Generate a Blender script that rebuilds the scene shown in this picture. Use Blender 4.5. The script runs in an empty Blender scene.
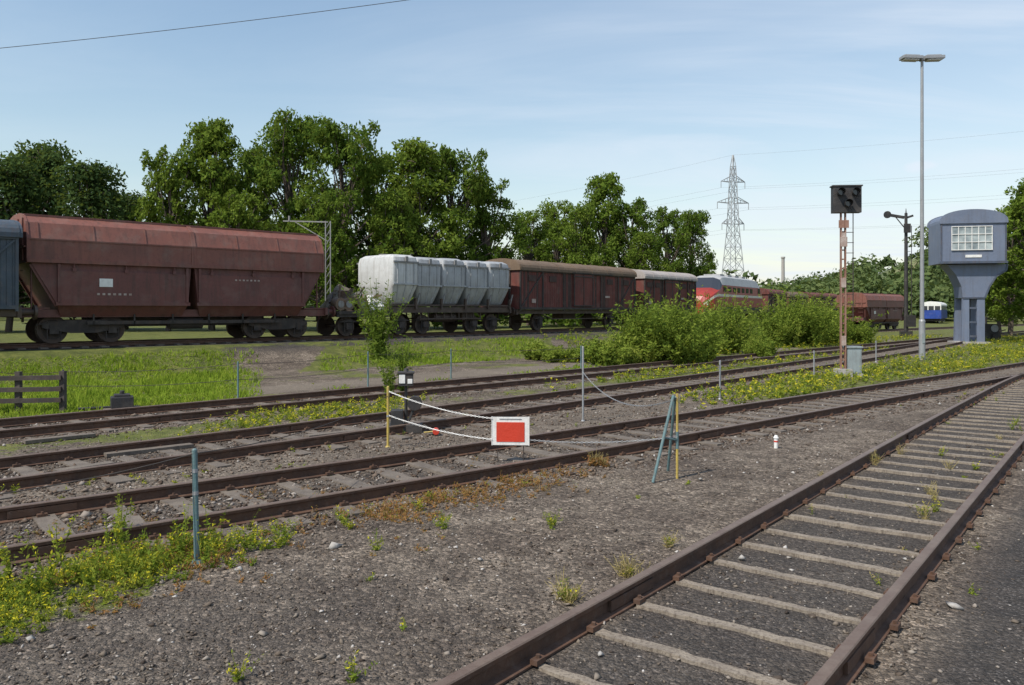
import bpy, math, random
import numpy as np
from mathutils import Vector, Matrix
random.seed(7); rng=np.random.default_rng(7)
S=bpy.context.scene
F=796.4; CH=2.05; HV=310.0
def site(u,v,z=0.0):
    Y=F*(CH-z)/(v-HV); return Vector(((u-512)/F*Y,Y,z))
def at(u,v,Y):
    return Vector(((u-512)/F*Y,Y,CH+(HV-v)/F*Y))

# ------------------------------------------------------------------ node helpers
class NT:
    def __init__(s,name,tree=None):
        if tree is None:
            s.mat=bpy.data.materials.new(name); s.mat.use_nodes=True; s.t=s.mat.node_tree
        else: s.t=tree
        s.t.nodes.clear()
    def n(s,typ,ins=None,**kw):
        nd=s.t.nodes.new(typ)
        for k,v in kw.items(): setattr(nd,k,v)
        if ins:
            for k,v in ins.items():
                sock=nd.inputs[k]
                if isinstance(v,bpy.types.NodeSocket): s.t.links.new(v,sock)
                else: sock.default_value=v
        return nd
    def noise(s,vec,scale,detail=4,rough=.55):
        return s.n('ShaderNodeTexNoise',{'Vector':vec,'Scale':scale,'Detail':detail,'Roughness':rough}).outputs['Fac']
    def ramp(s,fac,stops,interp='LINEAR'):
        r=s.n('ShaderNodeValToRGB',{'Fac':fac}); cr=r.color_ramp; cr.interpolation=interp
        while len(cr.elements)<len(stops): cr.elements.new(.5)
        for e,(p,c) in zip(cr.elements,stops):
            e.position=p; e.color=(c,c,c,1) if not hasattr(c,'__len__') else (*c,1)
        return r.outputs['Color']
    def mix(s,f,a,b,mode='MIX'):
        m=s.n('ShaderNodeMix',data_type='RGBA',blend_type=mode)
        for k,v in ((0,f),(6,a),(7,b)):
            if isinstance(v,bpy.types.NodeSocket): s.t.links.new(v,m.inputs[k])
            else: m.inputs[k].default_value=v if k==0 else (*v,1)
        return m.outputs[2]
    def math(s,op,a,b=0.0,c=None,clamp=False):
        m=s.n('ShaderNodeMath',operation=op,use_clamp=clamp)
        for k,v in enumerate((a,b)+(() if c is None else (c,))):
            if isinstance(v,bpy.types.NodeSocket): s.t.links.new(v,m.inputs[k])
            else: m.inputs[k].default_value=v
        return m.outputs[0]
    def mapping(s,vec,scale):
        return s.n('ShaderNodeMapping',{'Vector':vec,'Scale':scale}).outputs[0]
    def out(s,sh):
        s.n('ShaderNodeOutputMaterial',{'Surface':sh}); return s.mat

def paint(name,base,second=None,rust=(.09,.04,.02),amount=.5,rough=.6,scale=1.2,metal=0,bump=.25,dust=.25):
    t=NT(name); co=t.n('ShaderNodeTexCoord').outputs['Object']
    second=second or tuple(c*.6 for c in base)
    big=t.noise(co,scale,5,.65); streak=t.noise(t.mapping(co,(6,6,.5)),scale*1.5,4,.65)
    fine=t.noise(co,scale*14,4,.7)
    c=t.mix(t.ramp(big,[(.35,0.),(.68,1.)]),base,second)
    c=t.mix(t.math('MULTIPLY',t.ramp(streak,[(.48,0.),(.7,1.)]),amount),c,rust)
    c=t.mix(t.math('MULTIPLY',t.ramp(fine,[(.55,0.),(.72,1.)]),amount*.7),c,tuple(r*.6 for r in rust))
    c=t.mix(t.math('MULTIPLY',t.ramp(t.noise(co,scale*3,4),[(.5,0.),(.8,1.)]),dust),c,(.22,.18,.15))
    b=t.n('ShaderNodeBump',{'Height':fine,'Strength':bump,'Distance':.02}).outputs[0]
    p=t.n('ShaderNodeBsdfPrincipled',{'Base Color':c,'Roughness':rough,'Metallic':metal,'Normal':b})
    return t.out(p.outputs[0])

def leafmat(name,cols,trans=.35,scale=.5):
    t=NT(name); g=t.n('ShaderNodeNewGeometry'); oi=t.n('ShaderNodeObjectInfo')
    n=t.noise(g.outputs['Position'],scale,2)
    f=t.math('ADD',t.math('MULTIPLY',g.outputs['Random Per Island'],.6),t.math('MULTIPLY',t.ramp(n,[(.35,0.),(.65,1.)]),.28))
    f=t.math('ADD',f,t.math('MULTIPLY',oi.outputs['Random'],.12))
    k=len(cols); c=t.ramp(f,[(i/(k-1),cols[i]) for i in range(k)])
    d=t.n('ShaderNodeBsdfDiffuse',{'Color':c})
    tr=t.n('ShaderNodeBsdfTranslucent',{'Color':t.mix(.4,c,(.3,.36,.04),'MIX')})
    m=t.n('ShaderNodeMixShader',{0:trans,1:d.outputs[0],2:tr.outputs[0]})
    return t.out(m.outputs[0])

# ------------------------------------------------------------------ mesh helpers
class MB:
    def __init__(s): s.v=[];s.f=[];s.m=[]
    def add(s,vs,fs,mat=0):
        o=len(s.v); s.v+= [tuple(v) for v in vs]; s.f+=[tuple(i+o for i in f) for f in fs]
        s.m+=[mat]*len(fs)
    def box(s,c,d,mat=0,rz=0,R=None):
        hx,hy,hz=d[0]/2,d[1]/2,d[2]/2
        vs=[Vector((x,y,z)) for z in(-hz,hz) for y in(-hy,hy) for x in(-hx,hx)]
        if R is None and rz: R=Matrix.Rotation(rz,3,'Z')
        if R is not None: vs=[R@v for v in vs]
        c=Vector(c); s.add([v+c for v in vs],[(0,2,3,1),(4,5,7,6),(0,1,5,4),(2,6,7,3),(0,4,6,2),(1,3,7,5)],mat)
    def beam(s,a,b,w,h,mat=0):
        a=Vector(a);b=Vector(b);d=b-a;L=d.length; q=d.to_track_quat('X','Z').to_matrix()
        s.box((a+b)/2,(L,w,h),mat,R=q)
    def cyl(s,a,b,r0,r1=None,n=12,mat=0,caps=True):
        r1=r0 if r1 is None else r1
        a=Vector(a);b=Vector(b);q=(b-a).to_track_quat('Z','Y').to_matrix()
        vs=[];
        for p,r in((a,r0),(b,r1)):
            for i in range(n):
                t=2*math.pi*i/n; vs.append(p+q@Vector((r*math.cos(t),r*math.sin(t),0)))
        fs=[(i,(i+1)%n,n+(i+1)%n,n+i) for i in range(n)]
        if caps: fs+=[tuple(range(n-1,-1,-1)),tuple(range(n,2*n))]
        s.add(vs,fs,mat)
    def prism(s,prof,x0,x1,mat=0,axis='x'):
        n=len(prof)
        if axis=='x': vs=[(x,p[0],p[1]) for x in(x0,x1) for p in prof]
        else: vs=[(p[0],y,p[1]) for y in(x0,x1) for p in prof]
        fs=[(i,(i+1)%n,n+(i+1)%n,n+i) for i in range(n)]+[tuple(range(n-1,-1,-1)),tuple(range(n,2*n))]
        s.add(vs,fs,mat)
    def tube(s,pts,r,n=6,mat=0):
        for a,b in zip(pts[:-1],pts[1:]): s.cyl(a,b,r,r,n,mat)
    def obj(s,name,mats,parent=None,bevel=0,smooth=False):
        me=bpy.data.meshes.new(name); me.from_pydata(s.v,[],s.f)
        for m in mats: me.materials.append(m)
        me.polygons.foreach_set('material_index',s.m)
        me.update()
        import bmesh
        bm=bmesh.new(); bm.from_mesh(me); bmesh.ops.recalc_face_normals(bm,faces=bm.faces); bm.to_mesh(me); bm.free()
        o=bpy.data.objects.new(name,me); S.collection.objects.link(o)
        if parent: o.parent=parent
        if smooth:
            me.polygons.foreach_set('use_smooth',[True]*len(me.polygons))
            try: me.set_sharp_from_angle(angle=math.radians(35))
            except Exception: pass
        if bevel:
            b=o.modifiers.new('bevel','BEVEL'); b.width=bevel; b.segments=2; b.limit_method='ANGLE'
        return o
def empty(name,loc=(0,0,0),rz=0):
    e=bpy.data.objects.new(name,None); e.location=loc; e.rotation_euler=(0,0,rz); e.empty_display_size=.2
    S.collection.objects.link(e); return e
def rawmesh(name,V,K,mats,mi=None):
    n=len(V)//K; me=bpy.data.meshes.new(name)
    me.vertices.add(len(V)); me.vertices.foreach_set('co',V.astype(np.float32).ravel())
    me.loops.add(n*K); me.loops.foreach_set('vertex_index',np.arange(n*K,dtype=np.int32))
    me.polygons.add(n); me.polygons.foreach_set('loop_start',np.arange(0,n*K,K,dtype=np.int32))
    for m in mats: me.materials.append(m)
    if mi is not None: me.polygons.foreach_set('material_index',mi.astype(np.int32))
    me.update(calc_edges=True); me.validate(); return me
def idxmesh(name,V,Fi,mats):
    K=Fi.shape[1]; n=len(Fi); me=bpy.data.meshes.new(name)
    me.vertices.add(len(V)); me.vertices.foreach_set('co',V.astype(np.float32).ravel())
    me.loops.add(n*K); me.loops.foreach_set('vertex_index',Fi.astype(np.int32).ravel())
    me.polygons.add(n); me.polygons.foreach_set('loop_start',np.arange(0,n*K,K,dtype=np.int32))
    for m in mats: me.materials.append(m)
    me.update(calc_edges=True); return me
def link(name,me,parent=None):
    o=bpy.data.objects.new(name,me); S.collection.objects.link(o)
    if parent: o.parent=parent
    return o
def unit(a): return a/np.maximum(np.linalg.norm(a,axis=1,keepdims=True),1e-9)
def leafverts(P,size,up=.3,aspect=.6,out=None,axis=None):
    n=len(P); N=rng.normal(size=(n,3)); N=unit(N)
    if out is not None: N=unit(N+out*.7)
    N[:,2]+=up; N=unit(N)
    A=rng.normal(size=(n,3)) if axis is None else axis+rng.normal(size=(n,3))*.35
    A=unit(A-(A*N).sum(1,keepdims=True)*N); B=np.cross(N,A)
    s=(size*(.6+.8*rng.random(n)))[:,None]
    a=A*s; b=B*s*aspect
    return np.stack([P-a,P-b*.9+a*.05,P+a,P+b*.9+a*.05],1).reshape(-1,3)

# ------------------------------------------------------------------ track lines
def fitline(pts,deg,y0,y1,n=90):
    a=np.array(pts); c=np.polyfit(a[:,1],a[:,0],deg); y=np.linspace(y0,y1,n); return np.stack([np.polyval(c,y),y],1)
def smoothpoly(pts,n=400,it=40):
    a=np.array(pts,float); d=np.r_[0,np.cumsum(np.linalg.norm(np.diff(a,axis=0),axis=1))]
    s=np.linspace(0,d[-1],n); p=np.stack([np.interp(s,d,a[:,0]),np.interp(s,d,a[:,1])],1)
    for _ in range(it): p[1:-1]=(p[:-2]+2*p[1:-1]+p[2:])/4
    return p
lineA=smoothpoly([(-4.1,-2),(.57,4.03),(8,13.6),(15.8,23.5),(22.6,30.6),(34,41.6),(60,66)],160,60)
lineB=smoothpoly([(-18,-4.2),(-4.58,6.96),(-.26,10.55),(14.4,24.0),(22,31.2),(34,42.4),(60,68)],160,60)
lineC=fitline([site(0,467,.15)[:2],site(250,437,.15)[:2],site(500,404,.15)[:2],site(700,378,.15)[:2],site(915,347,.15)[:2]],2,0,75)
lineD=fitline([site(0,424,.15)[:2],site(200,406,.15)[:2],site(400,388,.15)[:2],site(640,365,.15)[:2],site(800,352,.15)[:2],site(915,341,.15)[:2]],2,2,90)
Wf=np.array([(-40.8,1.6),(-15.8,25.2),(-7.6,32.9),(0,41),(8.2,51),(13.6,57.6),(17,64.5),(24,77),(33,92),(44,106),(80,150),(170,240)],float)
Wn=smoothpoly(Wf,600,60)
def offset(p,d):
    t=np.gradient(p,axis=0); t/=np.linalg.norm(t,axis=1,keepdims=True); return p+np.stack([-t[:,1],t[:,0]],1)*d
lineW=offset(Wn,1.45)
lineF=np.linspace((14,57.1),(80,117),60)
ZW=.78
def sdist(x,y,line):
    """signed distance, positive on camera side"""
    p=np.stack([x,y],1); out=np.empty(len(p)); t=np.gradient(line,axis=0); t/=np.linalg.norm(t,axis=1,keepdims=True)
    for i in range(0,len(p),4000):
        q=p[i:i+4000]; D=q[:,None,:]-line[None]; d2=(D**2).sum(2); j=d2.argmin(1)
        dd=D[np.arange(len(q)),j]; tt=t[j]; cr=dd[:,0]*tt[:,1]-dd[:,1]*tt[:,0]
        dl=np.abs(dd[:,0]*tt[:,0]+dd[:,1]*tt[:,1]); e=np.sqrt(d2.min(1))
        out[i:i+4000]=np.where(dl<1.5,cr,e*np.sign(cr))
    return out
def sn(x,y,f,ph=0):
    return (np.sin(x*f+1.3*np.sin(y*f*.7+ph)+ph)+np.sin(y*f*1.13+1.7*np.sin(x*f*.6+ph*2)+2*ph)+.6*np.sin((x+y)*f*2.1+ph)+.5*np.sin((x-y)*f*2.9+3*ph))/3.1
def height(x,y,dw=None):
    if dw is None: dw=sdist(x,y,lineW[::2])
    t=np.clip((6.2-dw)/4.0,0,1); t=t*t*(3-2*t)
    return ZW*t+sn(x,y,2.2)*.012*np.clip(1.2-t,0,1)+sn(x,y,7.,2)*.006+np.where(t>.02,t*(1-t)*.25*sn(x,y,1.3,4),0)-.004
# ------------------------------------------------------------------ ground
def axis(lo,hi,dlo,dhi,step,g=1.13):
    a=list(np.arange(dlo,dhi,step)); s=step;x=dhi
    while x<hi: a.append(x); s*=g; x+=s
    a.append(hi); s=step;x=dlo
    while x>lo: s*=g; x-=s; a.insert(0,max(x,lo))
    return np.array(sorted(set(a)))
xs=axis(-1800,1800,-24,34,.27); ys=axis(-60,2500,1.5,52,.27)
GX,GY=np.meshgrid(xs,ys); gx=GX.ravel();gy=GY.ravel()
dW=sdist(gx,gy,lineW[::2]); gz=height(gx,gy,dW)
nx,ny=len(xs),len(ys); I=np.arange(nx*ny).reshape(ny,nx)
FI=np.stack([I[:-1,:-1],I[:-1,1:],I[1:,1:],I[1:,:-1]],-1).reshape(-1,4)
dA=sdist(gx,gy,lineA);dB=sdist(gx,gy,lineB);dC=sdist(gx,gy,lineC);dD=sdist(gx,gy,lineD)
def band(d,c,w,s=.4): return np.clip((w-np.abs(d-c))/s,0,1)
def grassmask(x,y,dA,dB,dC,dD,dW):
    n=sn(x,y,.9,1)*.5+.5; n2=sn(x,y,.35,5)*.5+.5
    g=np.zeros_like(x)
    far=np.clip((y-18)/12,0,1); lf=np.clip((-.30-x/np.maximum(y,1))/.08,0,1)
    g=np.maximum(g,band(dB,1.6,.5)*.5*n*(x<1.5))
    g=np.maximum(g,band(dB,1.9,.8)*(x<-2.6)*.5)
    g=np.maximum(g,np.where((dC>1.3)&(dB<-1.4),1,0)*np.clip((x-3.5)/4,0,1)*np.clip(.4+n2+far*.3,0,1))
    g=np.maximum(g,np.where((dC>1.1)&(dB<-1.2),1,0)*.42*n)
    g=np.maximum(g,np.where((dD>1.3)&(dC<-1.2),1,0)*np.clip(n*1.2-.2+np.clip((x+0)/6,0,.9),0,1))
    g=np.maximum(g,np.where((dD<-1.6)&(dW>1.9),1,0)*np.clip(n*1.1-.3+np.clip((x-2)/10,0,.7)+lf*.75-band(dD,-3.1,.9)*.9*(1-lf),0,1))
    g=np.maximum(g,np.where((dW>3.2)&(dW<6.5)&(x>-7)&(x<2),1,0)*np.clip(.9+sn(x,y,.8,3)*.4,0,1))
    g=np.where(dW<-2.5,.9,g)
    g=np.maximum(g,np.where((y>55)&(dW>2),n2*.8+.2,0)); g=np.maximum(g,(y>120)*1.)
    return np.clip(g,0,1)
gm=grassmask(gx,gy,dA,dB,dC,dD,dW)
dark=np.maximum.reduce([band(dA,0,.8,.2)*.8,np.clip((dA-.95)/.3,0,1)*1.*(gy<40),band(dB,0,1.1,.4)*.45,band(dC,0,1.1)*.4,band(dD,0,1.1)*.5,band(dW,0,4.0,.8)*.95,np.clip((.8-gx)/2,0,1)*band(gy,5.0,1.7,1.2)*.5])  # wagon-track band is dark ballast that also paints in the wagons' cast shadow
path=band(dD,-3.3,1.1,.5)*.8*(gx>-9)+np.where((dB<-1.2)&(dC>.9),.25,0)
tr=NT('ground_gravel'); pos=tr.n('ShaderNodeNewGeometry').outputs['Position']; at_=tr.n('ShaderNodeAttribute',attribute_name='mask')
sep=tr.n('ShaderNodeSeparateColor',{'Color':at_.outputs['Color']})
vo=tr.n('ShaderNodeTexVoronoi',{'Vector':pos,'Scale':30.}); vo2=tr.n('ShaderNodeTexVoronoi',{'Vector':pos,'Scale':75.})
vc=tr.n('ShaderNodeSeparateColor',{'Color':vo.outputs['Color']}).outputs[0]; vc2=tr.n('ShaderNodeSeparateColor',{'Color':vo2.outputs['Color']}).outputs[1]
big=tr.noise(pos,.6,5,.65); mid=tr.noise(pos,3.,5,.65); fi=tr.noise(pos,22.,4,.7)
c=tr.mix(tr.ramp(big,[(.38,0.),(.62,1.)]),(.125,.098,.077),(.235,.192,.15))
c=tr.mix(tr.math('MULTIPLY',tr.ramp(mid,[(.42,0.),(.62,1.)]),.7),c,(.092,.071,.056))
c=tr.mix(1.,c,tr.ramp(vc,[(0.,.5),(.6,.95),(.93,1.35),(1.,2.0)]),'MULTIPLY')
c=tr.mix(.7,c,tr.ramp(vc2,[(0.,.6),(.8,1.15),(1.,1.7)]),'MULTIPLY')
dk=tr.math('MULTIPLY',sep.outputs[1],tr.ramp(tr.noise(pos,1.4,5),[(.2,.7),(.6,1.)]))
dcol=tr.mix(1.,tr.mix(tr.ramp(mid,[(.4,0.),(.7,1.)]),(.047,.043,.041),(.085,.074,.066)),tr.ramp(vc2,[(0.,.5),(.85,1.1),(.95,1.7),(1.,2.6)]),'MULTIPLY')
c=tr.mix(dk,c,dcol)
c=tr.mix(tr.math('MULTIPLY',sep.outputs[2],.8),c,tr.mix(fi,(.17,.14,.105),(.25,.21,.17)))
gf=tr.ramp(tr.math('ADD',sep.outputs[0],tr.math('MULTIPLY',tr.math('SUBTRACT',tr.noise(pos,5.,6,.7),.5),1.5)),[(.42,0.),(.62,1.)])
gcol=tr.ramp(tr.noise(pos,2.2,6,.7),[(.3,(.055,.07,.015)),(.5,(.11,.13,.025)),(.62,(.17,.18,.04)),(.75,(.15,.12,.055))])
c=tr.mix(tr.math('MULTIPLY',gf,.85),c,gcol)
hgt=tr.math('ADD',tr.math('MULTIPLY',vo.outputs['Distance'],-.6),tr.math('ADD',tr.math('MULTIPLY',fi,.8),tr.math('MULTIPLY',vo2.outputs['Distance'],-.35)))
bp=tr.n('ShaderNodeBump',{'Height':hgt,'Strength':.9,'Distance':.035}).outputs[0]
M_ground=tr.out(tr.n('ShaderNodeBsdfPrincipled',{'Base Color':c,'Roughness':.92,'Normal':bp,'Specular IOR Level':.2}).outputs[0])
me=idxmesh('ground',np.stack([gx,gy,gz],1),FI,[M_ground])
ca=me.color_attributes.new('mask','FLOAT_COLOR','POINT'); ca.data.foreach_set('color',np.stack([gm,dark,path,np.ones_like(gm)],1).astype(np.float32).ravel())
me.polygons.foreach_set('use_smooth',[True]*len(me.polygons))
link('ground',me)

# ------------------------------------------------------------------ materials
M_railside=paint('rail_rust',(.11,.055,.032),(.06,.033,.022),amount=.5,rough=.8,scale=5)
M_railtop=paint('rail_head',(.15,.10,.075),(.2,.145,.11),rust=(.10,.06,.04),amount=.4,rough=.5,scale=4,metal=.25,bump=.05)
M_sleeper=paint('sleeper_weathered',(.30,.25,.195),(.20,.165,.13),rust=(.10,.075,.055),amount=1.,rough=.9,scale=4,bump=.6,dust=.5)
M_sleeperd=paint('sleeper_dark',(.17,.14,.112),(.09,.073,.06),rust=(.2,.165,.13),amount=.6,rough=.9,scale=4,bump=.6)
M_black=paint('black_iron',(.022,.022,.024),(.035,.032,.03),rust=(.06,.04,.03),amount=.4,rough=.6)
M_frame=paint('underframe_grime',(.05,.04,.035),(.03,.026,.025),rust=(.09,.052,.035),amount=.5,rough=.8)
M_wheel=paint('wheel_steel',(.08,.055,.042),(.05,.038,.032),amount=.5,rough=.6,metal=.2)
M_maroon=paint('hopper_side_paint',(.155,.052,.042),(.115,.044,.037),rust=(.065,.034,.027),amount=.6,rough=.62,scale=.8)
M_maroonU=paint('hopper_paint_sunlit',(.215,.078,.054),(.165,.063,.047),rust=(.09,.046,.034),amount=.6,rough=.62,scale=.8,dust=.35)  # side paint made lighter; sunlight on the upper slope put into the colour
M_white=paint('white_paint',(.78,.77,.74),(.66,.65,.62),rust=(.3,.25,.2),amount=.2,rough=.5,scale=3)
M_bin=paint('grey_bin_shell',(.40,.41,.42),(.31,.32,.33),rust=(.2,.18,.16),amount=.6,rough=.5,scale=1)
M_binw=paint('pale_bin_shell',(.56,.56,.55),(.46,.46,.45),rust=(.25,.22,.19),amount=.5,rough=.5,scale=1)
M_bindark=paint('bin_ribs',(.27,.27,.27),(.2,.19,.18),rust=(.15,.11,.09),amount=.5,rough=.6)
M_scrap=paint('scrap_brown',(.17,.12,.085),(.10,.075,.055),rust=(.22,.10,.05),amount=.7,rough=.8,scale=3)
M_navy=paint('slate_blue_paint',(.055,.075,.10),(.035,.05,.065),amount=.3)
M_boxred=paint('boxcar_boards',(.165,.040,.030),(.10,.032,.026),rust=(.05,.025,.021),amount=.8,rough=.8,scale=.7)
M_boxdk=paint('boxcar_boards_dark',(.06,.035,.029),(.04,.026,.022),rust=(.09,.04,.03),amount=.6,rough=.85)
M_roofbr=paint('tarred_roof',(.17,.115,.072),(.12,.083,.055),amount=.4,rough=.8)
M_roofgr=paint('grey_roof',(.40,.36,.33),(.31,.27,.25),rust=(.22,.17,.14),amount=.4,rough=.7)
M_locred=paint('loco_red',(.34,.035,.022),(.27,.03,.022),amount=.2,rough=.4,dust=.1)
M_cream=paint('loco_cream',(.6,.57,.47),(.5,.47,.4),amount=.15,rough=.4,dust=.1)
M_silver=paint('loco_roof_grey',(.42,.42,.41),(.34,.34,.34),amount=.2,rough=.5)
M_galv=paint('galvanised_steel',(.33,.34,.35),(.26,.27,.28),rust=(.2,.17,.14),amount=.25,rough=.5,metal=.3)
M_teal=paint('teal_post_paint',(.12,.21,.22),(.08,.15,.16),rust=(.14,.08,.05),amount=.5,rough=.6,scale=5)
M_yellow=paint('yellow_paint',(.50,.37,.08),(.38,.29,.08),rust=(.2,.1,.05),amount=.6,rough=.5,scale=6)
M_signred=paint('sign_red',(.58,.045,.018),(.5,.04,.018),amount=.08,rough=.5,dust=.05)
M_rustpole=paint('rusty_mast_paint',(.23,.11,.075),(.33,.2,.15),rust=(.12,.055,.035),amount=.6,rough=.7,scale=2)
M_paleband=paint('faded_band',(.45,.38,.34),(.3,.2,.16),rust=(.16,.08,.05),amount=.7,rough=.7,scale=4)
M_tower=paint('tower_blue_grey',(.15,.18,.25),(.12,.145,.205),rust=(.08,.08,.09),amount=.35,rough=.55,scale=.6,dust=.2)
M_towerd=paint('tower_dark',(.07,.09,.13),amount=.3)
M_blue=paint('railbus_blue',(.02,.06,.3),amount=.1,rough=.4)
M_tarp=paint('canvas_tarp',(.22,.19,.14),(.12,.105,.08),rust=(.14,.09,.06),amount=.5,rough=.9,scale=2)
M_conc=paint('concrete',(.4,.38,.35),(.3,.28,.26),rust=(.2,.17,.14),amount=.4,rough=.9,scale=4)
M_bark=paint('bark',(.13,.10,.08),(.07,.055,.045),amount=.3,rough=.9,scale=4,bump=.8)
M_cabinet=paint('cabinet_grey',(.28,.33,.34),(.22,.25,.26),amount=.3,rough=.6,scale=2)
tg=NT('glass_dark'); M_glass=tg.out(tg.n('ShaderNodeBsdfPrincipled',{'Base Color':(.03,.035,.045,1),'Roughness':.12,'Specular IOR Level':.7}).outputs[0])
tg=NT('glass_light'); cg=tg.n('ShaderNodeTexCoord').outputs['Object']
M_glassl=tg.out(tg.n('ShaderNodeBsdfPrincipled',{'Base Color':tg.ramp(tg.noise(cg,1.2,3),[(.35,(.12,.15,.17)),(.65,(.4,.45,.45))]),'Roughness':.2}).outputs[0])
M_leaf=leafmat('leaves_green',[(.03,.06,.012),(.07,.12,.02),(.11,.165,.028),(.17,.215,.04)])
M_leafb=leafmat('leaves_bright',[(.045,.08,.014),(.10,.155,.024),(.145,.205,.032),(.21,.26,.05)])
M_leafd=leafmat('leaves_dark',[(.022,.044,.02),(.048,.08,.028),(.07,.11,.036),(.10,.14,.042)],.3)
M_far=leafmat('leaves_distant',[(.05,.08,.035),(.08,.115,.045),(.115,.15,.055),(.15,.18,.07)],.2,.05)
M_shrub=leafmat('shrub_leaves',[(.07,.11,.022),(.14,.20,.032),(.22,.28,.045),(.36,.38,.08)],.4)
M_weed=leafmat('weed_leaves',[(.07,.12,.02),(.15,.21,.03),(.24,.27,.04),(.38,.35,.06)],.35,1.5)
M_flower=leafmat('yellow_flowers',[(.34,.33,.03),(.5,.45,.03),(.66,.56,.05)],.3)
M_orange=leafmat('red_weeds',[(.13,.12,.035),(.26,.14,.05),(.36,.17,.075),(.34,.27,.10)],.3,1.5)
M_dry=leafmat('dry_grass',[(.25,.19,.08),(.38,.3,.13),(.46,.38,.2)],.3,1.5)
M_grass=leafmat('grass_blades',[(.10,.16,.018),(.18,.27,.028),(.26,.35,.042),(.36,.38,.06)],.4,1.2)
ts=NT('stones'); gs=ts.n('ShaderNodeNewGeometry'); 
cs=ts.ramp(gs.outputs['Random Per Island'],[(0.,(.05,.04,.035)),(.35,(.125,.1,.08)),(.7,(.195,.163,.132)),(.93,(.28,.245,.21)),(1.,(.48,.45,.42))])
M_stone=ts.out(ts.n('ShaderNodeBsdfDiffuse',{'Color':cs}).outputs[0])
ts=NT('ballast_stones'); gs=ts.n('ShaderNodeNewGeometry'); 
cs=ts.ramp(gs.outputs['Random Per Island'],[(0.,(.05,.036,.03)),(.5,(.125,.092,.07)),(.85,(.195,.155,.125)),(1.,(.34,.31,.28))])
M_ball=ts.out(ts.n('ShaderNodeBsdfDiffuse',{'Color':cs}).outputs[0])

# ------------------------------------------------------------------ tracks
def resample(line,step):
    d=np.r_[0,np.cumsum(np.linalg.norm(np.diff(line,axis=0),axis=1))]; s=np.arange(0,d[-1],step)
    p=np.stack([np.interp(s,d,line[:,0]),np.interp(s,d,line[:,1])],1)
    t=np.gradient(p,axis=0); t/=np.linalg.norm(t,axis=1,keepdims=True); return p,t
prof=[(-.065,0),(-.065,.012),(-.012,.03),(-.009,.10),(-.034,.112),(-.036,.138),(-.030,.146),(.030,.146),(.036,.138),(.034,.112),(.009,.10),(.012,.03),(.065,.012),(.065,0)]
def track(line,z0,smat,slw=.15,sll=2.4,step=.62,clips=True,ztop=.022,sz=.1,maxy=60,railh=0.0,tilt=0.0,rag=.012):
    e=empty('railway_track'); p,t=resample(line,.5); n=np.stack([-t[:,1],t[:,0]],1)
    mb=MB()
    for sgn in(-1,1):
        c=p+n*sgn*.7525; k=len(prof); o=len(mb.v)
        for i in range(len(c)):
            for (a,b) in prof: mb.v.append((c[i,0]+n[i,0]*a,c[i,1]+n[i,1]*a,z0+b+railh))
        for i in range(len(c)-1):
            for j in range(k-1):
                mb.f.append((o+i*k+j,o+i*k+j+1,o+(i+1)*k+j+1,o+(i+1)*k+j)); mb.m.append(1 if j in(5,6,7) else 0)
    mb.obj('rails',[M_railside,M_railtop],e)
    q,tt=resample(line,step); sb=MB(); cb=MB()
    for i in range(len(q)):
        if q[i,1]>maxy or q[i,1]<-2: continue
        a=math.atan2(tt[i,1],tt[i,0])+random.gauss(0,.018); nn=(-tt[i,1],tt[i,0])
        zz=z0+ztop-sz/2+random.uniform(-tilt,tilt*.2)
        L=sll+random.uniform(-.08,.08); m=14; w=slw*random.uniform(.8,1.15)
        vs=[];R=Matrix.Rotation(a,3,'Z'); bow=random.uniform(-.03,.03)
        for j in range(m+1):
            y=-L/2+L*j/m; jx=random.uniform(-rag,rag)*.5+bow*math.cos(y*1.5); dz=random.uniform(-.006,.003); jw=random.uniform(.85,1.1)
            for (x,z) in((-w/2*jw+jx,-sz/2),(-w/2*jw*.9+jx,sz/2+dz),(w/2*jw*.9+jx,sz/2+dz),(w/2*jw+jx,-sz/2)):
                v=R@Vector((x,y,z)); vs.append((v.x+q[i,0],v.y+q[i,1],v.z+zz))
        fs=[]
        for j in range(m):
            for k2 in range(3): fs.append((j*4+k2,j*4+k2+1,j*4+5+k2,j*4+4+k2))
        fs+=[(0,1,2,3),(m*4+3,m*4+2,m*4+1,m*4)]
        sb.add(vs,fs,0)
        if clips and q[i,1]<30:
            for s1 in(-.7525,.7525):
                for s2 in(-.085,.085):
                    d=s1+s2; cb.box((q[i,0]+nn[0]*d,q[i,1]+nn[1]*d,z0+.034),(.09,.05,.03),0,rz=a)
                    cb.cyl((q[i,0]+nn[0]*d,q[i,1]+nn[1]*d,z0+.04),(q[i,0]+nn[0]*d,q[i,1]+nn[1]*d,z0+.068),.014,n=6)
    sb.obj('sleepers',[smat],e)
    if clips and cb.v: cb.obj('rail_clips',[M_railside],e)
    jb=MB(); pj,tj=resample(line,9.)
    for i in range(len(pj)):
        if pj[i,1]>40: continue
        a=math.atan2(tj[i,1],tj[i,0])
        for s1 in(-.7525,.7525):
            for s2 in(-.025,.025):
                d=s1+s2; jb.box((pj[i,0]-tj[i,1]*d,pj[i,1]+tj[i,0]*d,z0+.066),(.6,.024,.07),0,rz=a)
    if jb.v: jb.obj('joint_plates',[M_railside],e)
    return e
track(lineA,.004,M_sleeper,slw=.085,sll=1.36,ztop=.021,tilt=.008,step=.6)
track(lineB,.004,M_sleeperd,slw=.24,sll=2.4,ztop=.018,tilt=.012)
track(lineC,.004,M_sleeperd,slw=.24,sll=2.4,ztop=.016,tilt=.012)
track(lineD,.004,M_sleeperd,slw=.24,ztop=.014,clips=False,tilt=.012)
track(lineW,ZW+.01,M_sleeperd,slw=.24,ztop=.03,clips=False,maxy=120)
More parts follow.
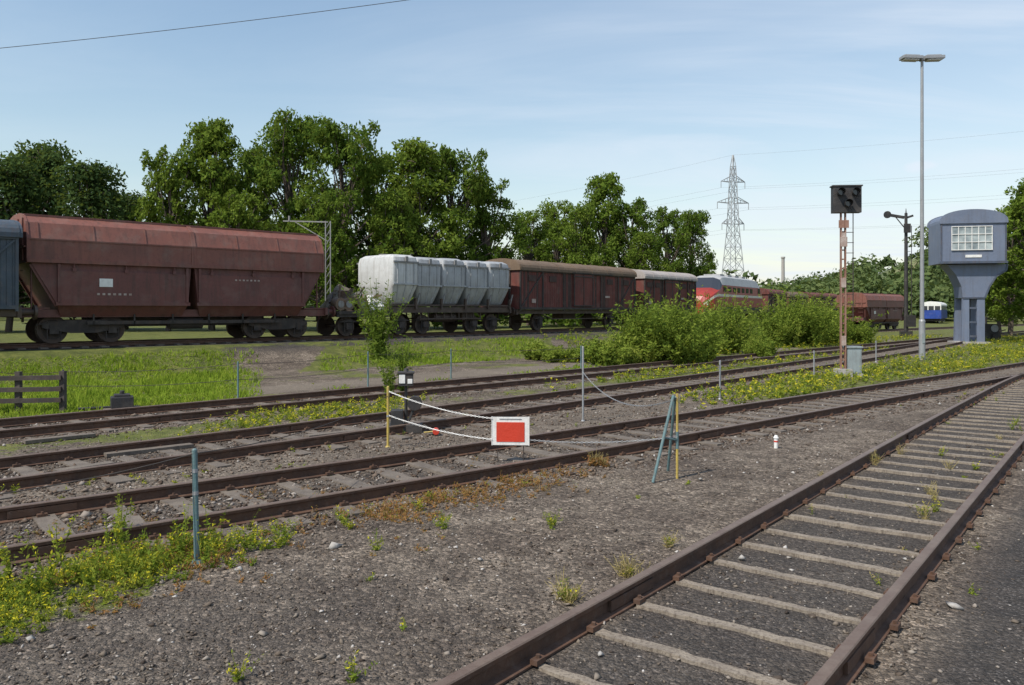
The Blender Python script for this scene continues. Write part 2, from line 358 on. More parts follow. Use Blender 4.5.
track(lineF,.01,M_sleeperd,slw=.24,clips=False,maxy=110)

# ------------------------------------------------------------------ stones
def stones(name,P,r,mat):
    n=len(P); base=np.array([(1,0,0),(0,1,0),(-1,0,0),(0,-1,0),(0,0,1),(0,0,-1)],float)
    V=base[None]+rng.normal(size=(n,6,3))*.28; th=rng.random(n)*6.28; cs_,sn_=np.cos(th),np.sin(th)
    sc=r[:,None,None]*np.stack([rng.uniform(.8,1.4,n),rng.uniform(.6,1.1,n),rng.uniform(.4,.8,n)],1)[:,None,:]
    V=V*sc; X=V[...,0]*cs_[:,None]-V[...,1]*sn_[:,None]; Yv=V[...,0]*sn_[:,None]+V[...,1]*cs_[:,None]
    V=np.stack([X,Yv,V[...,2]],-1)+P[:,None,:]
    f=np.array([(0,1,4),(1,2,4),(2,3,4),(3,0,4),(1,0,5),(2,1,5),(3,2,5),(0,3,5)])
    FI=(np.arange(n)[:,None,None]*6+f[None]).reshape(-1,3)
    return link(name,idxmesh(name,V.reshape(-1,3),FI,[mat]))
def wedge(n,y0,y1,pw):
    y=y0+(y1-y0)*rng.random(n)**pw; x=(rng.random(n)-.5)*1.36*y; return x,y
x,y=wedge(52000,3.1,17,1.5)
da=sdist(x,y,lineA); keep=(rng.random(len(x))<np.where(da>1.0,.10,np.where(np.abs(da)<.7,.35,1)))&(np.abs(np.abs(da)-.7525)>.05)
keep&=(sn(x,y,1.1,3)+sn(x,y,3.,1)*.6+rng.normal(size=len(x))*.5>-.35)
x,y=x[keep],y[keep]; r=rng.lognormal(math.log(.0085),.45,len(x)); r=np.clip(r,.004,.035)
stones('gravel',np.stack([x,y,height(x,y)+r*.25],1),r,M_stone)
x,y=wedge(60000,6,38,1.3); db=sdist(x,y,lineB);dc=sdist(x,y,lineC);dd=sdist(x,y,lineD)
keep=((np.abs(db)<1.5)|(np.abs(dc)<1.5)|(np.abs(dd)<1.6)|((db<0)&(dc>0)&(rng.random(len(x))<.4)))&(np.abs(np.abs(db)-.7525)>.07)&(np.abs(np.abs(dc)-.7525)>.07)&(np.abs(np.abs(dd)-.7525)>.07)
x,y=x[keep],y[keep]; r=np.clip(rng.lognormal(math.log(.019),.35,len(x)),.008,.045)
stones('ballast',np.stack([x,y,height(x,y)+r*.25],1),r,M_ball)
P=[];R_=[]
for u,v,r in((953,608,.05),(335,548,.05),(238,570,.035),(700,480,.04),(940,405,.05),(150,560,.03),(560,600,.02),(620,640,.02),(30,640,.03),(480,560,.025),(742,560,.03),(905,560,.03),(600,655,.025)):
    p=site(u,v); P.append((p.x,p.y,.0+r*.4)); R_.append(r)
stones('loose_rocks',np.array(P),np.array(R_),M_conc)

# ------------------------------------------------------------------ vegetation
def bez(mb,a,b,r0,r1,bend,n=5,k=6):
    a=Vector(a);b=Vector(b); off=Vector((random.uniform(-1,1),random.uniform(-1,1),random.uniform(0,.6)))*bend
    pts=[a.lerp(b,i/n)+off*math.sin(math.pi*i/n) for i in range(n+1)]
    for i in range(n): mb.cyl(pts[i],pts[i+1],r0+(r1-r0)*i/n,r0+(r1-r0)*(i+1)/n,k,0,False)
def treemesh(H,R,base,nl,leaf,mat,lobes=30,shape='round',lr=.26,gap=-.3):
    mb=MB(); top=Vector((random.uniform(-.4,.4),random.uniform(-.4,.4),H*.82)); bez(mb,(0,0,-.3),top,H*.022,H*.006,.4,8,8)
    C=[];RR=[]
    for i in range(lobes):
        t=(i+.5)/lobes; z=base+(H-base)*(.04+.96*t)
        if shape=='round': env=R*math.sqrt(max(.05,1-((t-.42)/.62)**2))
        elif shape=='spread': env=R*(.55+.5*math.sin(math.pi*min(1,t*.9+.2)))
        else: env=R*(1.02-.8*t)
        th=i*2.4+random.uniform(-.5,.5); rad=env*random.uniform(.3,1.05)
        r=R*lr*random.uniform(.6,1.3)
        c=Vector((rad*math.cos(th),rad*math.sin(th),min(z+random.uniform(-.5,.5),H-r*.6))); C.append(c);RR.append(r)
        s=Vector((0,0,base*.8+(c.z-base*.8)*.55)); s.x=top.x*s.z/H; s.y=top.y*s.z/H
        bez(mb,s,c,H*.008,H*.0022,.35,4,5)
        for _ in range(3):
            d=Vector((random.gauss(0,1),random.gauss(0,1),random.gauss(.2,.6))).normalized()*r*.95; bez(mb,c,c+d,H*.0025,H*.001,.1,2,4)
    C=np.array(C);RR=np.array(RR); w=RR**2/sum(RR**2); j=rng.choice(lobes,nl,p=w)
    d=unit(rng.normal(size=(nl,3))); rad=RR[j]*(.3+.95*rng.random(nl)**.7)
    P=C[j]+d*rad[:,None]*np.array([1.15,1.15,.7])
    P[:,0]+=.3*np.sin(P[:,2]*2.3+P[:,1]*1.7); P[:,2]+=.25*np.sin(P[:,0]*2.1+P[:,1]*2.9)
    cl=np.sin(P[:,0]*4.1+P[:,2]*2.7)+np.sin(P[:,1]*3.7-P[:,2]*3.3)+np.sin((P[:,0]+P[:,1])*5.9+P[:,2]*6.1)
    k=cl+rng.normal(size=nl)*.7>gap; P=P[k];d=d[k]
    V=leafverts(P,leaf,.35,.55,out=d)
    me=bpy.data.meshes.new('trunk'); me.from_pydata(mb.v,[],mb.f); me.materials.append(M_bark); me.update()
    return me,rawmesh('foliage',V,4,[mat])
def place(name,tm,loc,s=1,rz=0,sz=None):
    e=empty(name,loc,rz); sz=sz or s; e.scale=(s,s,sz); a=link('trunk',tm[0],e); b=link('foliage',tm[1],e); return e
T1=treemesh(12,4.2,2.2,26000,.15,M_leaf,46,'round',.2)
T2=treemesh(12,4.4,2.0,26000,.15,M_leafb,50,'spread',.18)
T3=treemesh(12,3.2,2.0,22000,.15,M_leaf,42,'round',.24)
T4=treemesh(12,4.4,1.5,24000,.16,M_leafd,50,'cone',.22)
T5=treemesh(12,3.8,1.8,24000,.15,M_leafb,46,'cone',.22)
def tree_at(u,vtop,Y,T,wid=1.,name='deciduous_tree'):
    p=at(u,vtop,Y); g=ZW if u<780 else 0; H=(p.z-g)*.985; place(name,T,(p.x,p.y,g),H/12*wid,random.uniform(0,6.28),H/12)
for a in [(-60,155,44,T4,1.1),(8,155,46,T4,.95),(42,143,50,T4,.9),(90,162,47,T4,1.),(126,192,52,T4,.9),
          (168,148,48,T2,.7),(212,120,50,T5,.8),(252,148,55,T1,.75),(292,118,52,T1,.75),(342,124,50,T1,.72),(372,154,56,T3,.9),
          (415,141,54,T5,.95),(452,150,56,T1,.72),(487,178,58,T3,.9),(395,190,50,T2,.8),(235,190,46,T2,.9),(320,190,46,T2,.8),
          (528,210,66,T2,.8),(557,200,72,T2,.75),(605,174,74,T5,.85),(580,205,66,T2,.8),(632,200,72,T3,.9),(668,207,78,T3,.85),(692,212,82,T1,.7),(645,232,70,T2,.8)]:
    tree_at(*a)
tree_at(1040,172,52,T2,1.0); tree_at(1085,190,50,T1,1.1); tree_at(1010,205,62,T2,.9); tree_at(1000,262,66,T2,1.3)
tree_at(-170,165,44,T4,1.2); tree_at(-260,150,46,T1,1.1)
def lumps(name,cent,rad,per,leaf,mat,squash=.9,zc=0):
    cent=np.array(cent);rad=np.array(rad); j=np.repeat(np.arange(len(cent)),per); n=len(j)
    d=unit(rng.normal(size=(n,3))); d[:,2]=np.abs(d[:,2])*1.0-.15; 
    bump=1+.18*np.sin(d[:,0]*7+j)+.15*np.sin(d[:,1]*9+j*2)+.12*np.sin(d[:,2]*11+j*3)
    P=cent[j]+d*(rad[j]*bump*(.72+.33*rng.random(n)))[:,None]*np.array([1,1,squash])
    return link(name,rawmesh(name,leafverts(P,leaf,.3,.6,out=d),4,[mat]))
c_=[];r_=[]
for i in range(75):
    s=i/75; k=int(120+s*330); p=lineW[k]; tt=lineW[min(k+1,599)]-lineW[k]; tt/=np.linalg.norm(tt); off=random.uniform(5,11)
    c_.append((p[0]-tt[1]*off,p[1]+tt[0]*off,ZW+.6)); r_.append(random.uniform(1.6,3.0))
lumps('undergrowth',c_,r_,800,.17,M_leaf,1.1)
hx=np.linspace(-500,700,160); hyv=np.linspace(150,420,50); HX,HY=np.meshgrid(hx,hyv)
def hillz(x,y):
    u=512+x/y*F
    ridge=np.interp(u,[-900,300,700,790,850,900,960,1010,1200,1600],[0,1,1,3,9,17.,23,21,17,9])
    return ridge*np.clip((y-150)/90,0,1)**1.2-.6
hz=hillz(HX,HY); I=np.arange(hx.size*hyv.size).reshape(hyv.size,hx.size)
th=NT('hill_ground'); hp=th.n('ShaderNodeNewGeometry').outputs['Position']
hc=th.ramp(th.noise(hp,.05,6,.6),[(.4,(.08,.105,.04)),(.6,(.16,.17,.07)),(.7,(.26,.2,.13))])
M_hill=th.out(th.n('ShaderNodeBsdfPrincipled',{'Base Color':hc,'Roughness':.95}).outputs[0])
link('hill',idxmesh('hill',np.stack([HX.ravel(),HY.ravel(),hz.ravel()],1),np.stack([I[:-1,:-1],I[:-1,1:],I[1:,1:],I[1:,:-1]],-1).reshape(-1,4),[M_hill]))
c_=[];r_=[]
for i in range(400):
    y=random.uniform(135,300); u=random.uniform(300,1350) 
    if i%3: u=random.uniform(760,1200)
    x=(u-512)/F*y; 
    if 880<u<925 and y>190 and random.random()<.8: continue
    r=random.uniform(2.0,5.2); c_.append((x,y,float(hillz(np.array(x),np.array(max(y,150.))))+r*.7)); r_.append(r)
for i in range(130):
    y=random.uniform(90,150); u=random.uniform(-700,760); x=(u-512)/F*y; r=random.uniform(2.5,4.2); c_.append((x,y,1+r*.6)); r_.append(r)
lumps('distant_trees',c_,r_,380,.55,M_far,1.15)

def plants(name,bases,h,stems,leaf,mats,mi_frac=(1,),spread=.35,per=14,stemr=.004,aspect=.4,topflower=0):
    V=[];MI=[]
    B=np.repeat(np.array(bases),stems,axis=0); n=len(B); hh=np.repeat(np.asarray(h),stems)*rng.uniform(.55,1.1,n)
    d=rng.normal(size=(n,3))*spread; d[:,2]=1; d=unit(d); curve=rng.normal(size=(n,3))*.15; curve[:,2]=-.05
    root=B+np.c_[rng.normal(size=(n,2))*spread*.15*hh[:,None],np.zeros(n)]
    def pt(t): return root+d*(hh*t)[:,None]+curve*(hh*t*t)[:,None]
    side=unit(np.c_[rng.normal(size=(n,2)),np.zeros(n)])*stemr
    for a,b in((0,.5),(.5,1)):
        p0,p1=pt(a),pt(b); V.append(np.stack([p0-side,p0+side,p1+side*.6,p1-side*.6],1).reshape(-1,3)); MI.append(np.zeros(n))
    t=rng.random((per,n))**.8; flw=rng.random(n)<.5
    for k in range(per):
        tk=t[k]; P=root+d*(hh*tk)[:,None]+curve*(hh*tk*tk)[:,None]; 
        o=unit(np.c_[rng.normal(size=(n,2)),rng.uniform(0,.8,n)]); P=P+o*(leaf*.9)
        V.append(leafverts(P,leaf*(1.15-.5*tk),.5,aspect,axis=o*1.2)); 
        m=np.zeros(n)
        if topflower: m=np.where((tk>.6)&flw&(rng.random(n)<topflower),1,0)
        MI.append(m)
    return link(name,rawmesh(name,np.concatenate(V),4,mats,np.concatenate(MI)))
def basez(x,y): 
    return np.stack([x,y,height(np.asarray(x,float),np.asarray(y,float))-.01],1)
def shrub(u,v,w,h,z=0,n=26,leaf=.11,mat=None,name='shrub',per=36,spread=.38):
    p=site(u,v,z); m=n; x=p.x+rng.normal(size=m)*w*.22; y=p.y+rng.normal(size=m)*w*.22
    b=basez(x,y); hh=h*np.clip(1.1-.5*(np.hypot(x-p.x,y-p.y)/(w*.5)),.3,1.1)
    plants(name,b,hh,8,leaf,[mat or M_shrub],spread=spread,per=per,stemr=.010,aspect=.34)
shrub(638,363,2.0,1.8,n=22); shrub(662,363,2.2,3.0,n=34,leaf=.12); shrub(686,360,1.9,2.7,n=26,leaf=.12); shrub(722,353,2.1,3.1,n=28,leaf=.12); shrub(745,350,1.5,1.6,n=16)
shrub(777,347,2.2,2.4); shrub(799,346,2.6,3.7,n=34,leaf=.13); shrub(826,344,2.6,3.1,n=28,leaf=.13); shrub(610,366,1.5,1.2,n=16); shrub(860,343,1.8,1.7,n=16)
shrub(560,362,1.2,.7,0,10,.08); shrub(700,362,1.2,.8,0,10,.08); shrub(760,356,1.4,.9,0,12,.08)
shrub(396,394,.45,2.1,0,4,.07,M_leafb,'sapling',26,.16)
shrub(378,343,1.3,3.3,ZW,7,.10,M_leafb,'sapling',34,.2)
shrub(545,350,1.6,.9,.4,10); shrub(585,354,1.4,.8,.3,10)
def scatter(n,y0,y1,pw,fn,xr=(-.7,.7)):
    y=y0+(y1-y0)*rng.random(n)**pw; x=(xr[0]+(xr[1]-xr[0])*rng.random(n))*y
    a,b,c,d,w=[sdist(x,y,l) for l in(lineA,lineB,lineC,lineD,lineW[::2])]
    k=rng.random(n)<fn(x,y,a,b,c,d,w); return x[k],y[k]
x,y=scatter(12000,4.8,9.5,1,lambda x,y,a,b,c,d,w: np.maximum(band(b,1.7,.8,.5)*np.clip((-x-2.0)/1.2,0,1)*np.clip(.35+sn(x,y,2.6,3)*.9,0.06,1)*.7,band(b,2.6,.4)*(x<-3.0)*.12),(-.72,-.2))
plants('weeds',basez(x,y),np.where(rng.random(len(x))<.08,.32,.12),3,.018,[M_weed,M_flower],spread=.5,per=12,stemr=.0022,topflower=.6)
tw=np.array([site(u,v)[:2] for u,v in((120,545),(122,548),(183,552),(180,556),(204,560),(172,550),(110,560),(60,565),(90,590),(150,575),(30,600),(126,540),(8,580),(75,580),(140,560),(50,590))]); 
plants('tall_weeds',basez(tw[:,0],tw[:,1]),rng.uniform(.25,.55,len(tw)),4,.024,[M_weed,M_flower],spread=.14,per=28,stemr=.003,topflower=.3)
x,y=scatter(60000,5.0,14.5,1,lambda x,y,a,b,c,d,w: (band(b,1.35,.7,.6)*.8+band(b,0,.55)*.05+band(b,2.2,.5,.4)*.06)*np.clip((x+7.5)/1,0,1)*np.clip((1.2-x)/2.0,0,1)*np.clip(.22+sn(x,y,2.2,2)+.35*sn(x,y,5.,1),0.03,1)*.65,(-.72,.16))
plants('red_weeds',basez(x,y),rng.uniform(.04,.14,len(x)),3,.014,[M_orange,M_weed],spread=.7,per=9,stemr=.002,topflower=.35)
x,y=scatter(12000,5.2,14,1,lambda x,y,a,b,c,d,w: band(b,1.45,.55)*np.clip((1.0-x)/1.5,0,1)*np.clip(sn(x,y,1.9,7)*1.4-.35,0,1)*.6,(-.72,.15))
plants('yellow_weeds',basez(x,y),rng.uniform(.08,.22,len(x)),3,.017,[M_weed,M_flower],spread=.45,per=12,stemr=.002,topflower=.9)
# sparse seedlings all over the yard
x,y=scatter(9000,5,30,1,lambda x,y,a,b,c,d,w: np.where((a<-1.1)&(w>5),1,0)*(np.clip(sn(x,y,1.3,6)-.25,0,1)*.5+.02)*np.where(b<-.9,1.,.13))
plants('seedlings',basez(x,y),rng.uniform(.04,.13,len(x)),3,.018,[M_weed,M_flower],spread=.6,per=8,stemr=.002,topflower=.5)
tu=np.array([site(u,v)[:2] for u,v in((552,528),(440,525),(377,550),(627,575),(565,600),(570,602),(670,545),(925,515),(935,512),(872,462),(895,445),(940,455),(965,395),(420,510),(340,520),(1012,430),(1016,425),(975,470),(240,680),(352,680),(345,525),(350,528),(430,500),(553,525),(443,528))])
plants('weed_tufts',basez(tu[:,0],tu[:,1]),rng.uniform(.08,.22,len(tu)),9,.016,[M_weed,M_flower],spread=.4,per=11,stemr=.002,topflower=.7)
dt=np.array([site(u,v)[:2] for u,v in((598,466),(592,464),(604,467),(627,577),(622,575),(570,605),(560,600),(935,500),(925,520),(900,455),(875,465),(820,480),(668,548),(640,585),(1000,440),(950,470),(930,495),(630,572),(575,600))])
plants('dry_tufts',basez(dt[:,0],dt[:,1]),rng.uniform(.12,.26,len(dt)),18,.02,[M_dry],spread=.4,per=5,stemr=.0025,aspect=.15)
tu=np.array([site(u,v)[:2] for u,v in((596,466),(602,465),(590,466),(607,467))]); plants('red_weed_clump',basez(tu[:,0],tu[:,1]),np.full(4,.16),14,.02,[M_orange],spread=.6,per=12)
x,y=scatter(16000,5,34,1.2,lambda x,y,a,b,c,d,w:(band(a,.55,.2,.1)+band(a,-.55,.2,.1)+band(a,1.05,.25)+band(a,-1.0,.15,.1)*.5)*np.clip(sn(x,y,1.6,3)+.2,0,1)*.16*np.clip(y/10,.3,2.5))
plants('track_weeds',basez(x,y),rng.uniform(.04,.15,len(x)),3,.018,[M_weed,M_dry],spread=.5,per=9,stemr=.002,topflower=.9)
x,y=scatter(9000,10,21,1,lambda x,y,a,b,c,d,w: np.where((d>1.0)&(c<-1.1),1,0)*np.clip(1-((x+3.6)/1.9)**2,0,1)*.9)
plants('yellow_weeds',basez(x,y),rng.uniform(.1,.26,len(x)),3,.03,[M_weed,M_flower],spread=.45,per=9,stemr=.003,topflower=.9)
def fr(x,y,a,b,c,d,w):
    s1=np.where((c>1.2)&(b<-1.3),1,0)*np.clip((x-3.2)/3,0,1)*np.clip(.45+sn(x,y,.8,2)*.6,0.03,1)
    s2=np.where((d>1.2)&(c<-1.1),1,0)*np.clip((x-.5)/4,0,1)*np.clip(.5+sn(x,y,.9,4)*.6,0.03,1)
    s3=np.where((d<-1.7)&(w>2.5),1,0)*np.clip((x-1)/5,0,1)*np.clip(.55+sn(x,y,.7,6)*.7,0.05,1)
    return np.maximum.reduce([s1,s2,s3])*.8
x,y=scatter(22000,16,60,1.25,fr,(-.1,.72))
plants('trackside_weeds',basez(x,y),rng.uniform(.1,.42,len(x)),2,.05,[M_weed,M_flower],spread=.4,per=9,stemr=.005,topflower=.8)
def fg(x,y,a,b,c,d,w):
    left=np.where((d<-1.7)&(w>3.4),1,0)*np.clip((-.31-x/y)/.07,0,1)*np.clip(1.1+sn(x,y,.9,2)*.6,0,1)
    mid=np.where((w>3.)&(w<7.),1,0)*(x/y>-.24)*np.clip(.5+sn(x,y,.8,3)*1.1,0,1)
    low=np.where((d<-1.6)&(d>-2.3),1,0)*np.clip(sn(x,y,1.2,5)*1.2,0,1)
    return np.maximum.reduce([left,mid,low])
x,y=scatter(90000,13,42,1,fg,(-.72,.2))
k=len(x); P=basez(x,y); hgt_=rng.uniform(.08,.24,k)*np.clip(.8+sn(x,y,2.,1)*.6,.3,1.4); a=rng.random(k)*6.28; wv=np.stack([np.cos(a),np.sin(a),0*a],1)*.02
tip=P+np.c_[rng.normal(size=(k,2))*.07,hgt_]; 
P2=P+np.c_[rng.normal(size=(k,2))*.05,np.zeros(k)]; tip2=P2+np.c_[rng.normal(size=(k,2))*.09,hgt_*.8]
link('grass',rawmesh('grass',np.concatenate([np.stack([P-wv,P+wv,tip],1).reshape(-1,3),np.stack([P2-wv,P2+wv,tip2],1).reshape(-1,3)]),3,[M_grass]))

# ------------------------------------------------------------------ rolling stock
def wheels(mb,x,r=.46,mat=0):
    for s in(-1,1):
        mb.cyl((x,s*.70,r),(x,s*.83,r),r,r,28,mat); mb.cyl((x,s*.66,r),(x,s*.70,r),r+.025,r+.025,28,mat)
        mb.cyl((x,s*.83,r),(x,s*.835,r),r*.72,r*.72,20,1); mb.cyl((x,s*.83,r),(x,s*.88,r),.14,.12,12,mat)
    mb.cyl((x,-.95,r),(x,.95,r),.075,.075,8,mat)
    for s in(-1,1):
        mb.box((x,s*.98,r),(.28,.18,.28),1)
        for k in range(5): mb.box((x,s*.98,r+.18+k*.022),(1.05-k*.18,.09,.02),1)
        mb.box((x-.2,s*1.0,r-.02),(.03,.05,.62),1); mb.box((x+.2,s*1.0,r-.02),(.03,.05,.62),1)
def buffers(mb,xe,sg,z=1.04):
    for s in(-.875,.875):
        mb.cyl((xe,s,z),(xe+sg*.42,s,z),.11,.10,12,0); mb.cyl((xe+sg*.42,s,z),(xe+sg*.50,s,z),.24,.235,18,0)
    mb.cyl((xe,0,z-.05),(xe+sg*.3,0,z-.05),.05,.05,8,0); mb.box((xe+sg*.3,0,z-.18),(.06,.1,.3),0)
def bogie(mb,x,base=1.8,r=.46):
    for d in(-base/2,base/2): wheels(mb,x+d,r)
    for s in(-1,1):
        mb.prism([(x-base/2-.35,.52),(x-base/2+.2,.40),(x-.4,.34),(x+.4,.34),(x+base/2-.2,.40),(x+base/2+.35,.52),(x+base/2+.35,.62),(x+.55,.78),(x-.55,.78),(x-base/2-.35,.62)],s*1.0-.05,s*1.0+.05,1,axis='y')
def put(name,p0,p1,z):
    p0=np.array(p0,float);p1=np.array(p1,float); t=(p1-p0); L=np.linalg.norm(t); t/=L
    c=(p0+p1)/2+np.array([-t[1],t[0]])*1.4
    return empty(name,(c[0],c[1],z),math.atan2(t[1],t[0])),L
def hopper(p0,p1,z,H=4.2,name='hopper_wagon'):
    e,L=put(name,p0,p1,z); h=L/2-.45; k=H/4.2
    u=MB()
    pr=[(-1.36,2.60*k),(-1.46,2.66*k),(-1.45,3.35*k),(-1.25,3.88*k),(-.9,4.12*k),(-.4,4.2*k),(.4,4.2*k),(.9,4.12*k),(1.25,3.88*k),(1.45,3.35*k),(1.46,2.66*k),(1.36,2.60*k)]
    u.prism(pr,-h,-.02,0); u.prism(pr,.02,h,0)
    for s in(-1,1):
        u.box((0,s*1.475,2.66*k),(2*h+.04,.06,.12),0); u.box((0,s*1.462,3.34*k),(2*h,.03,.05),0)
        for i in range(7):
            x=-h+.3+i*(2*h-.6)/6; u.beam((x,s*1.462,3.36*k),(x,s*1.262,3.89*k),.04,.02,0)
        u.box((0,s*.91,4.15*k),(2*h,.05,.05),0)
    for x in(-h,-.04,.04,h):
        u.prism([(a*1.015,b+(.02 if b>3 else -.02)) for a,b in pr],x-.035,x+.035,0)
    for s in(-1,1):
        for yy in(-1.,-.35,.35,1.): u.box((s*(h+.05),yy,3.35*k),(.06,.07,1.35*k),0)
        u.box((s*(h+.06),0,3.1*k),(.06,2.7,.07),0)
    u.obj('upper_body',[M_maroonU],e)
    b=MB()
    for (x0,x1,e0,e1) in((-h+.1,-.06,.75,.12),(.06,h-.1,.12,.75)):
        zt,zm,zb=2.60*k,1.28*k,.88*k; yb=1.40
        vs=[(x0,-1.36,zt),(x1,-1.36,zt),(x1,1.36,zt),(x0,1.36,zt),(x0+e0,-yb,zm),(x1-e1,-yb,zm),(x1-e1,yb,zm),(x0+e0,yb,zm),
            (x0+e0+.15,-1.15,zb),(x1-e1-.15,-1.15,zb),(x1-e1-.15,1.15,zb),(x0+e0+.15,1.15,zb)]
        b.add(vs,[(0,1,2,3),(0,4,5,1),(1,5,6,2),(2,6,7,3),(3,7,4,0),(4,8,9,5),(5,9,10,6),(6,10,11,7),(7,11,8,4),(8,11,10,9)],0)
        for s in(-1,1):
            b.box(((x0+e0+x1-e1)/2,s*1.425,1.86*k),(x1-e1-x0-e0-.2,.03,1.0*k),0)
            b.box(((x0+e0+x1-e1)/2,s*1.43,1.30*k),(x1-e1-x0-e0+.1,.07,.12),0)
            for i in range(2):
                x=x0+e0+.05+i*(x1-e1-x0-e0-.1); b.box((x,s*1.43,1.95*k),(.09,.07,1.25*k),0)
            for i in range(3):
                x=x0+e0+.5+i*(x1-e1-x0-e0-1.)/2; b.box((x,s*1.45,2.4*k),(.12,.05,.12),0); b.cyl((x,s*1.44,2.42*k),(x,s*1.44,2.58*k),.03,n=6)
            xe=x0 if e0>.5 else x1; xi=x0+e0 if e0>.5 else x1-e1
            b.beam((xe,s*1.3,2.55*k),(xi,s*1.3,1.25),.08,.1,0)
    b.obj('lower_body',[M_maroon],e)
    f=MB()
    for s in(-1,1):
        f.box((0,s*1.08,1.0),(2*h+.6,.1,.26),0)
        f.box((0,s*1.2,.68),(2*h-3.6,.05,.12),1)
        for i in range(6): f.box((-h+2+i*(2*h-4)/5,s*1.2,.8),(.05,.05,.35),1)
        for sx in(-1,1):
            f.cyl((sx*(h-.15),s*1.2,1.2),(sx*(h-.15),s*1.2,2.6*k),.03,n=6)
            for q in range(4): f.box((sx*(h+.05),s*.9,1.35+q*.35),(.03,.42,.03),0)
    for sx in(-1,1):
        f.box((sx*(h+.28),0,1.06),(.12,2.5,.3),0); buffers(f,sx*(h+.3),sx); f.box((sx*(h-.2),0,1.17),(1.0,2.3,.05),0)
    f.box((0,0,.7),(2*h-4.,.5,.35),1); f.cyl((-.7,-.9,.62),(.5,-.9,.62),.2,n=14,mat=1)
    f.obj('underframe',[M_maroon,M_frame],e)
    w=MB(); bogie(w,-h+1.75); bogie(w,h-1.75); w.obj('bogies',[M_wheel,M_frame],e)
    l=MB(); l.box((-1.9-h*.2,-1.449,2.0*k),(.42,.012,.28),0)
    for i in range(7):
        l.box((-3.2+i*.17,-1.449,1.62*k),(.09,.006,.07),1)
        l.box((1.6+i*.15,-1.449,2.2*k),(.08,.006,.06),1)
    l.obj('lettering_plate',[M_white,M_paleband],e)
    return e
hopper((-15.85,25.2),(-7.45,33.0),ZW+.156,4.28)
def boxcar(p0,p1,z,H=3.8,side=None,roof=None,ext=.45,name='covered_goods_wagon'):
    e,L=put(name,p0,p1,z); h=L/2-ext; side=side or M_boxred; roof=roof or M_roofbr
    b=MB(); zt=H-.62
    b.box((0,0,(1.15+zt)/2),(2*h,2.66,zt-1.15),0)
    n=int(2*h/.16)
    for i in range(n):
        x=-h+(i+.5)*2*h/n; 
        for s in(-1,1): b.box((x,s*(1.335+random.uniform(0,.006)),(1.15+zt)/2),(2*h/n-.015,.02,zt-1.15-.02),2 if (random.random()<.2) else 0)
    posts=[-h+.04,-h*.66,-h*.33,h*.33,h*.66,h-.04]
    for x in posts:
        for s in(-1,1): b.box((x,s*1.375,(1.1+zt)/2),(.09,.06,zt-1.05),1)
    for s in(-1,1):
        b.box((0,s*1.38,1.2),(2*h,.07,.12),1); b.box((0,s*1.38,zt-.03),(2*h+.02,.07,.1),1)
        b.box((0,s*1.40,(1.25+zt)/2),(2.0,.06,zt-1.4),3); b.box((0,s*1.44,(1.25+zt)/2),(.06,.03,zt-1.4),1)
        for zz in(1.35,zt-.2): b.box((0,s*1.45,zz),(2.1,.03,.06),1)
        for xx in(-.95,.95): b.box((xx,s*1.44,(1.25+zt)/2),(.07,.04,zt-1.4),1)
        b.box((.9,s*1.46,zt+.0),(4.2,.05,.06),1)
        for xx in(-h*.5,h*.5,-h*.82,h*.82): b.box((xx,s*1.36,zt-.42),(.62,.05,.32),2)
        for a_,c_2 in((-h+.1,-h*.66),(h*.66,h-.1)): b.beam((a_,s*1.37,1.25),(c_2,s*1.37,zt-.1),.05,.06,1)
        b.box((-h*.8,s*1.385,1.6),(.35,.012,.22),4); b.box((h*.45,s*1.385,1.9),(.5,.012,.12),4)
    for sx in(-1,1):
        for yy in(-.7,0,.7): b.box((sx*(h+.03),yy,(1.15+zt)/2),(.07,.1,zt-1.2),1)
    b.obj('body',[side,M_frame if side!=M_navy else M_navy,M_boxdk if side!=M_navy else M_navy,side,M_paleband],e)
    r=MB(); pr=[(-1.48,zt-.02)]+[(1.48*math.sin(a),zt+.06+(H-zt-.06)*math.cos(a)**.8) for a in np.linspace(-1.5,1.5,15)]+[(1.48,zt-.02)]
    r.prism(pr,-h-.1,h+.1,0)
    pr2=[(p[0]*1.01,p[1]+.015) for p in pr]
    for i in range(8): x=-h+i*2*h/7; r.prism(pr2,x-.02,x+.02,0)
    r.obj('roof',[roof],e)
    f=MB()
    for s in(-1,1):
        f.box((0,s*1.15,1.02),(2*h+.1,.1,.22),0)
        f.beam((-h*.45,s*1.1,.62),(h*.45,s*1.1,.62),.05,.05,0); f.beam((-h*.65,s*1.1,.95),(-h*.45,s*1.1,.62),.05,.05,0); f.beam((h*.65,s*1.1,.95),(h*.45,s*1.1,.62),.05,.05,0)
        f.box((h*.3,s*1.2,.7),(.5,.25,.04),0)
    for sx in(-1,1): f.box((sx*(h+.06),0,1.02),(.12,2.5,.3),0); buffers(f,sx*(h+.1),sx)
    for x in(-h*.62,h*.62) if L>7 else (-h*.5,h*.5): wheels(f,x,.47)
    if ext<.2: wheels(f,h-1.1,.47)
    f.box((0,0,.8),(1.2,.8,.3),0)
    f.obj('underframe',[M_wheel,M_frame],e)
    return e
boxcar((-24.4,16.1),(-15.28,24.70),ZW+.156,4.0,M_navy,M_navy,.02)
boxcar((.15,41.2),(8.1,50.9),ZW+.156,3.85)
boxcar((8.3,51.15),(13.5,57.5),ZW+.156,3.8,M_boxred,M_roofgr)
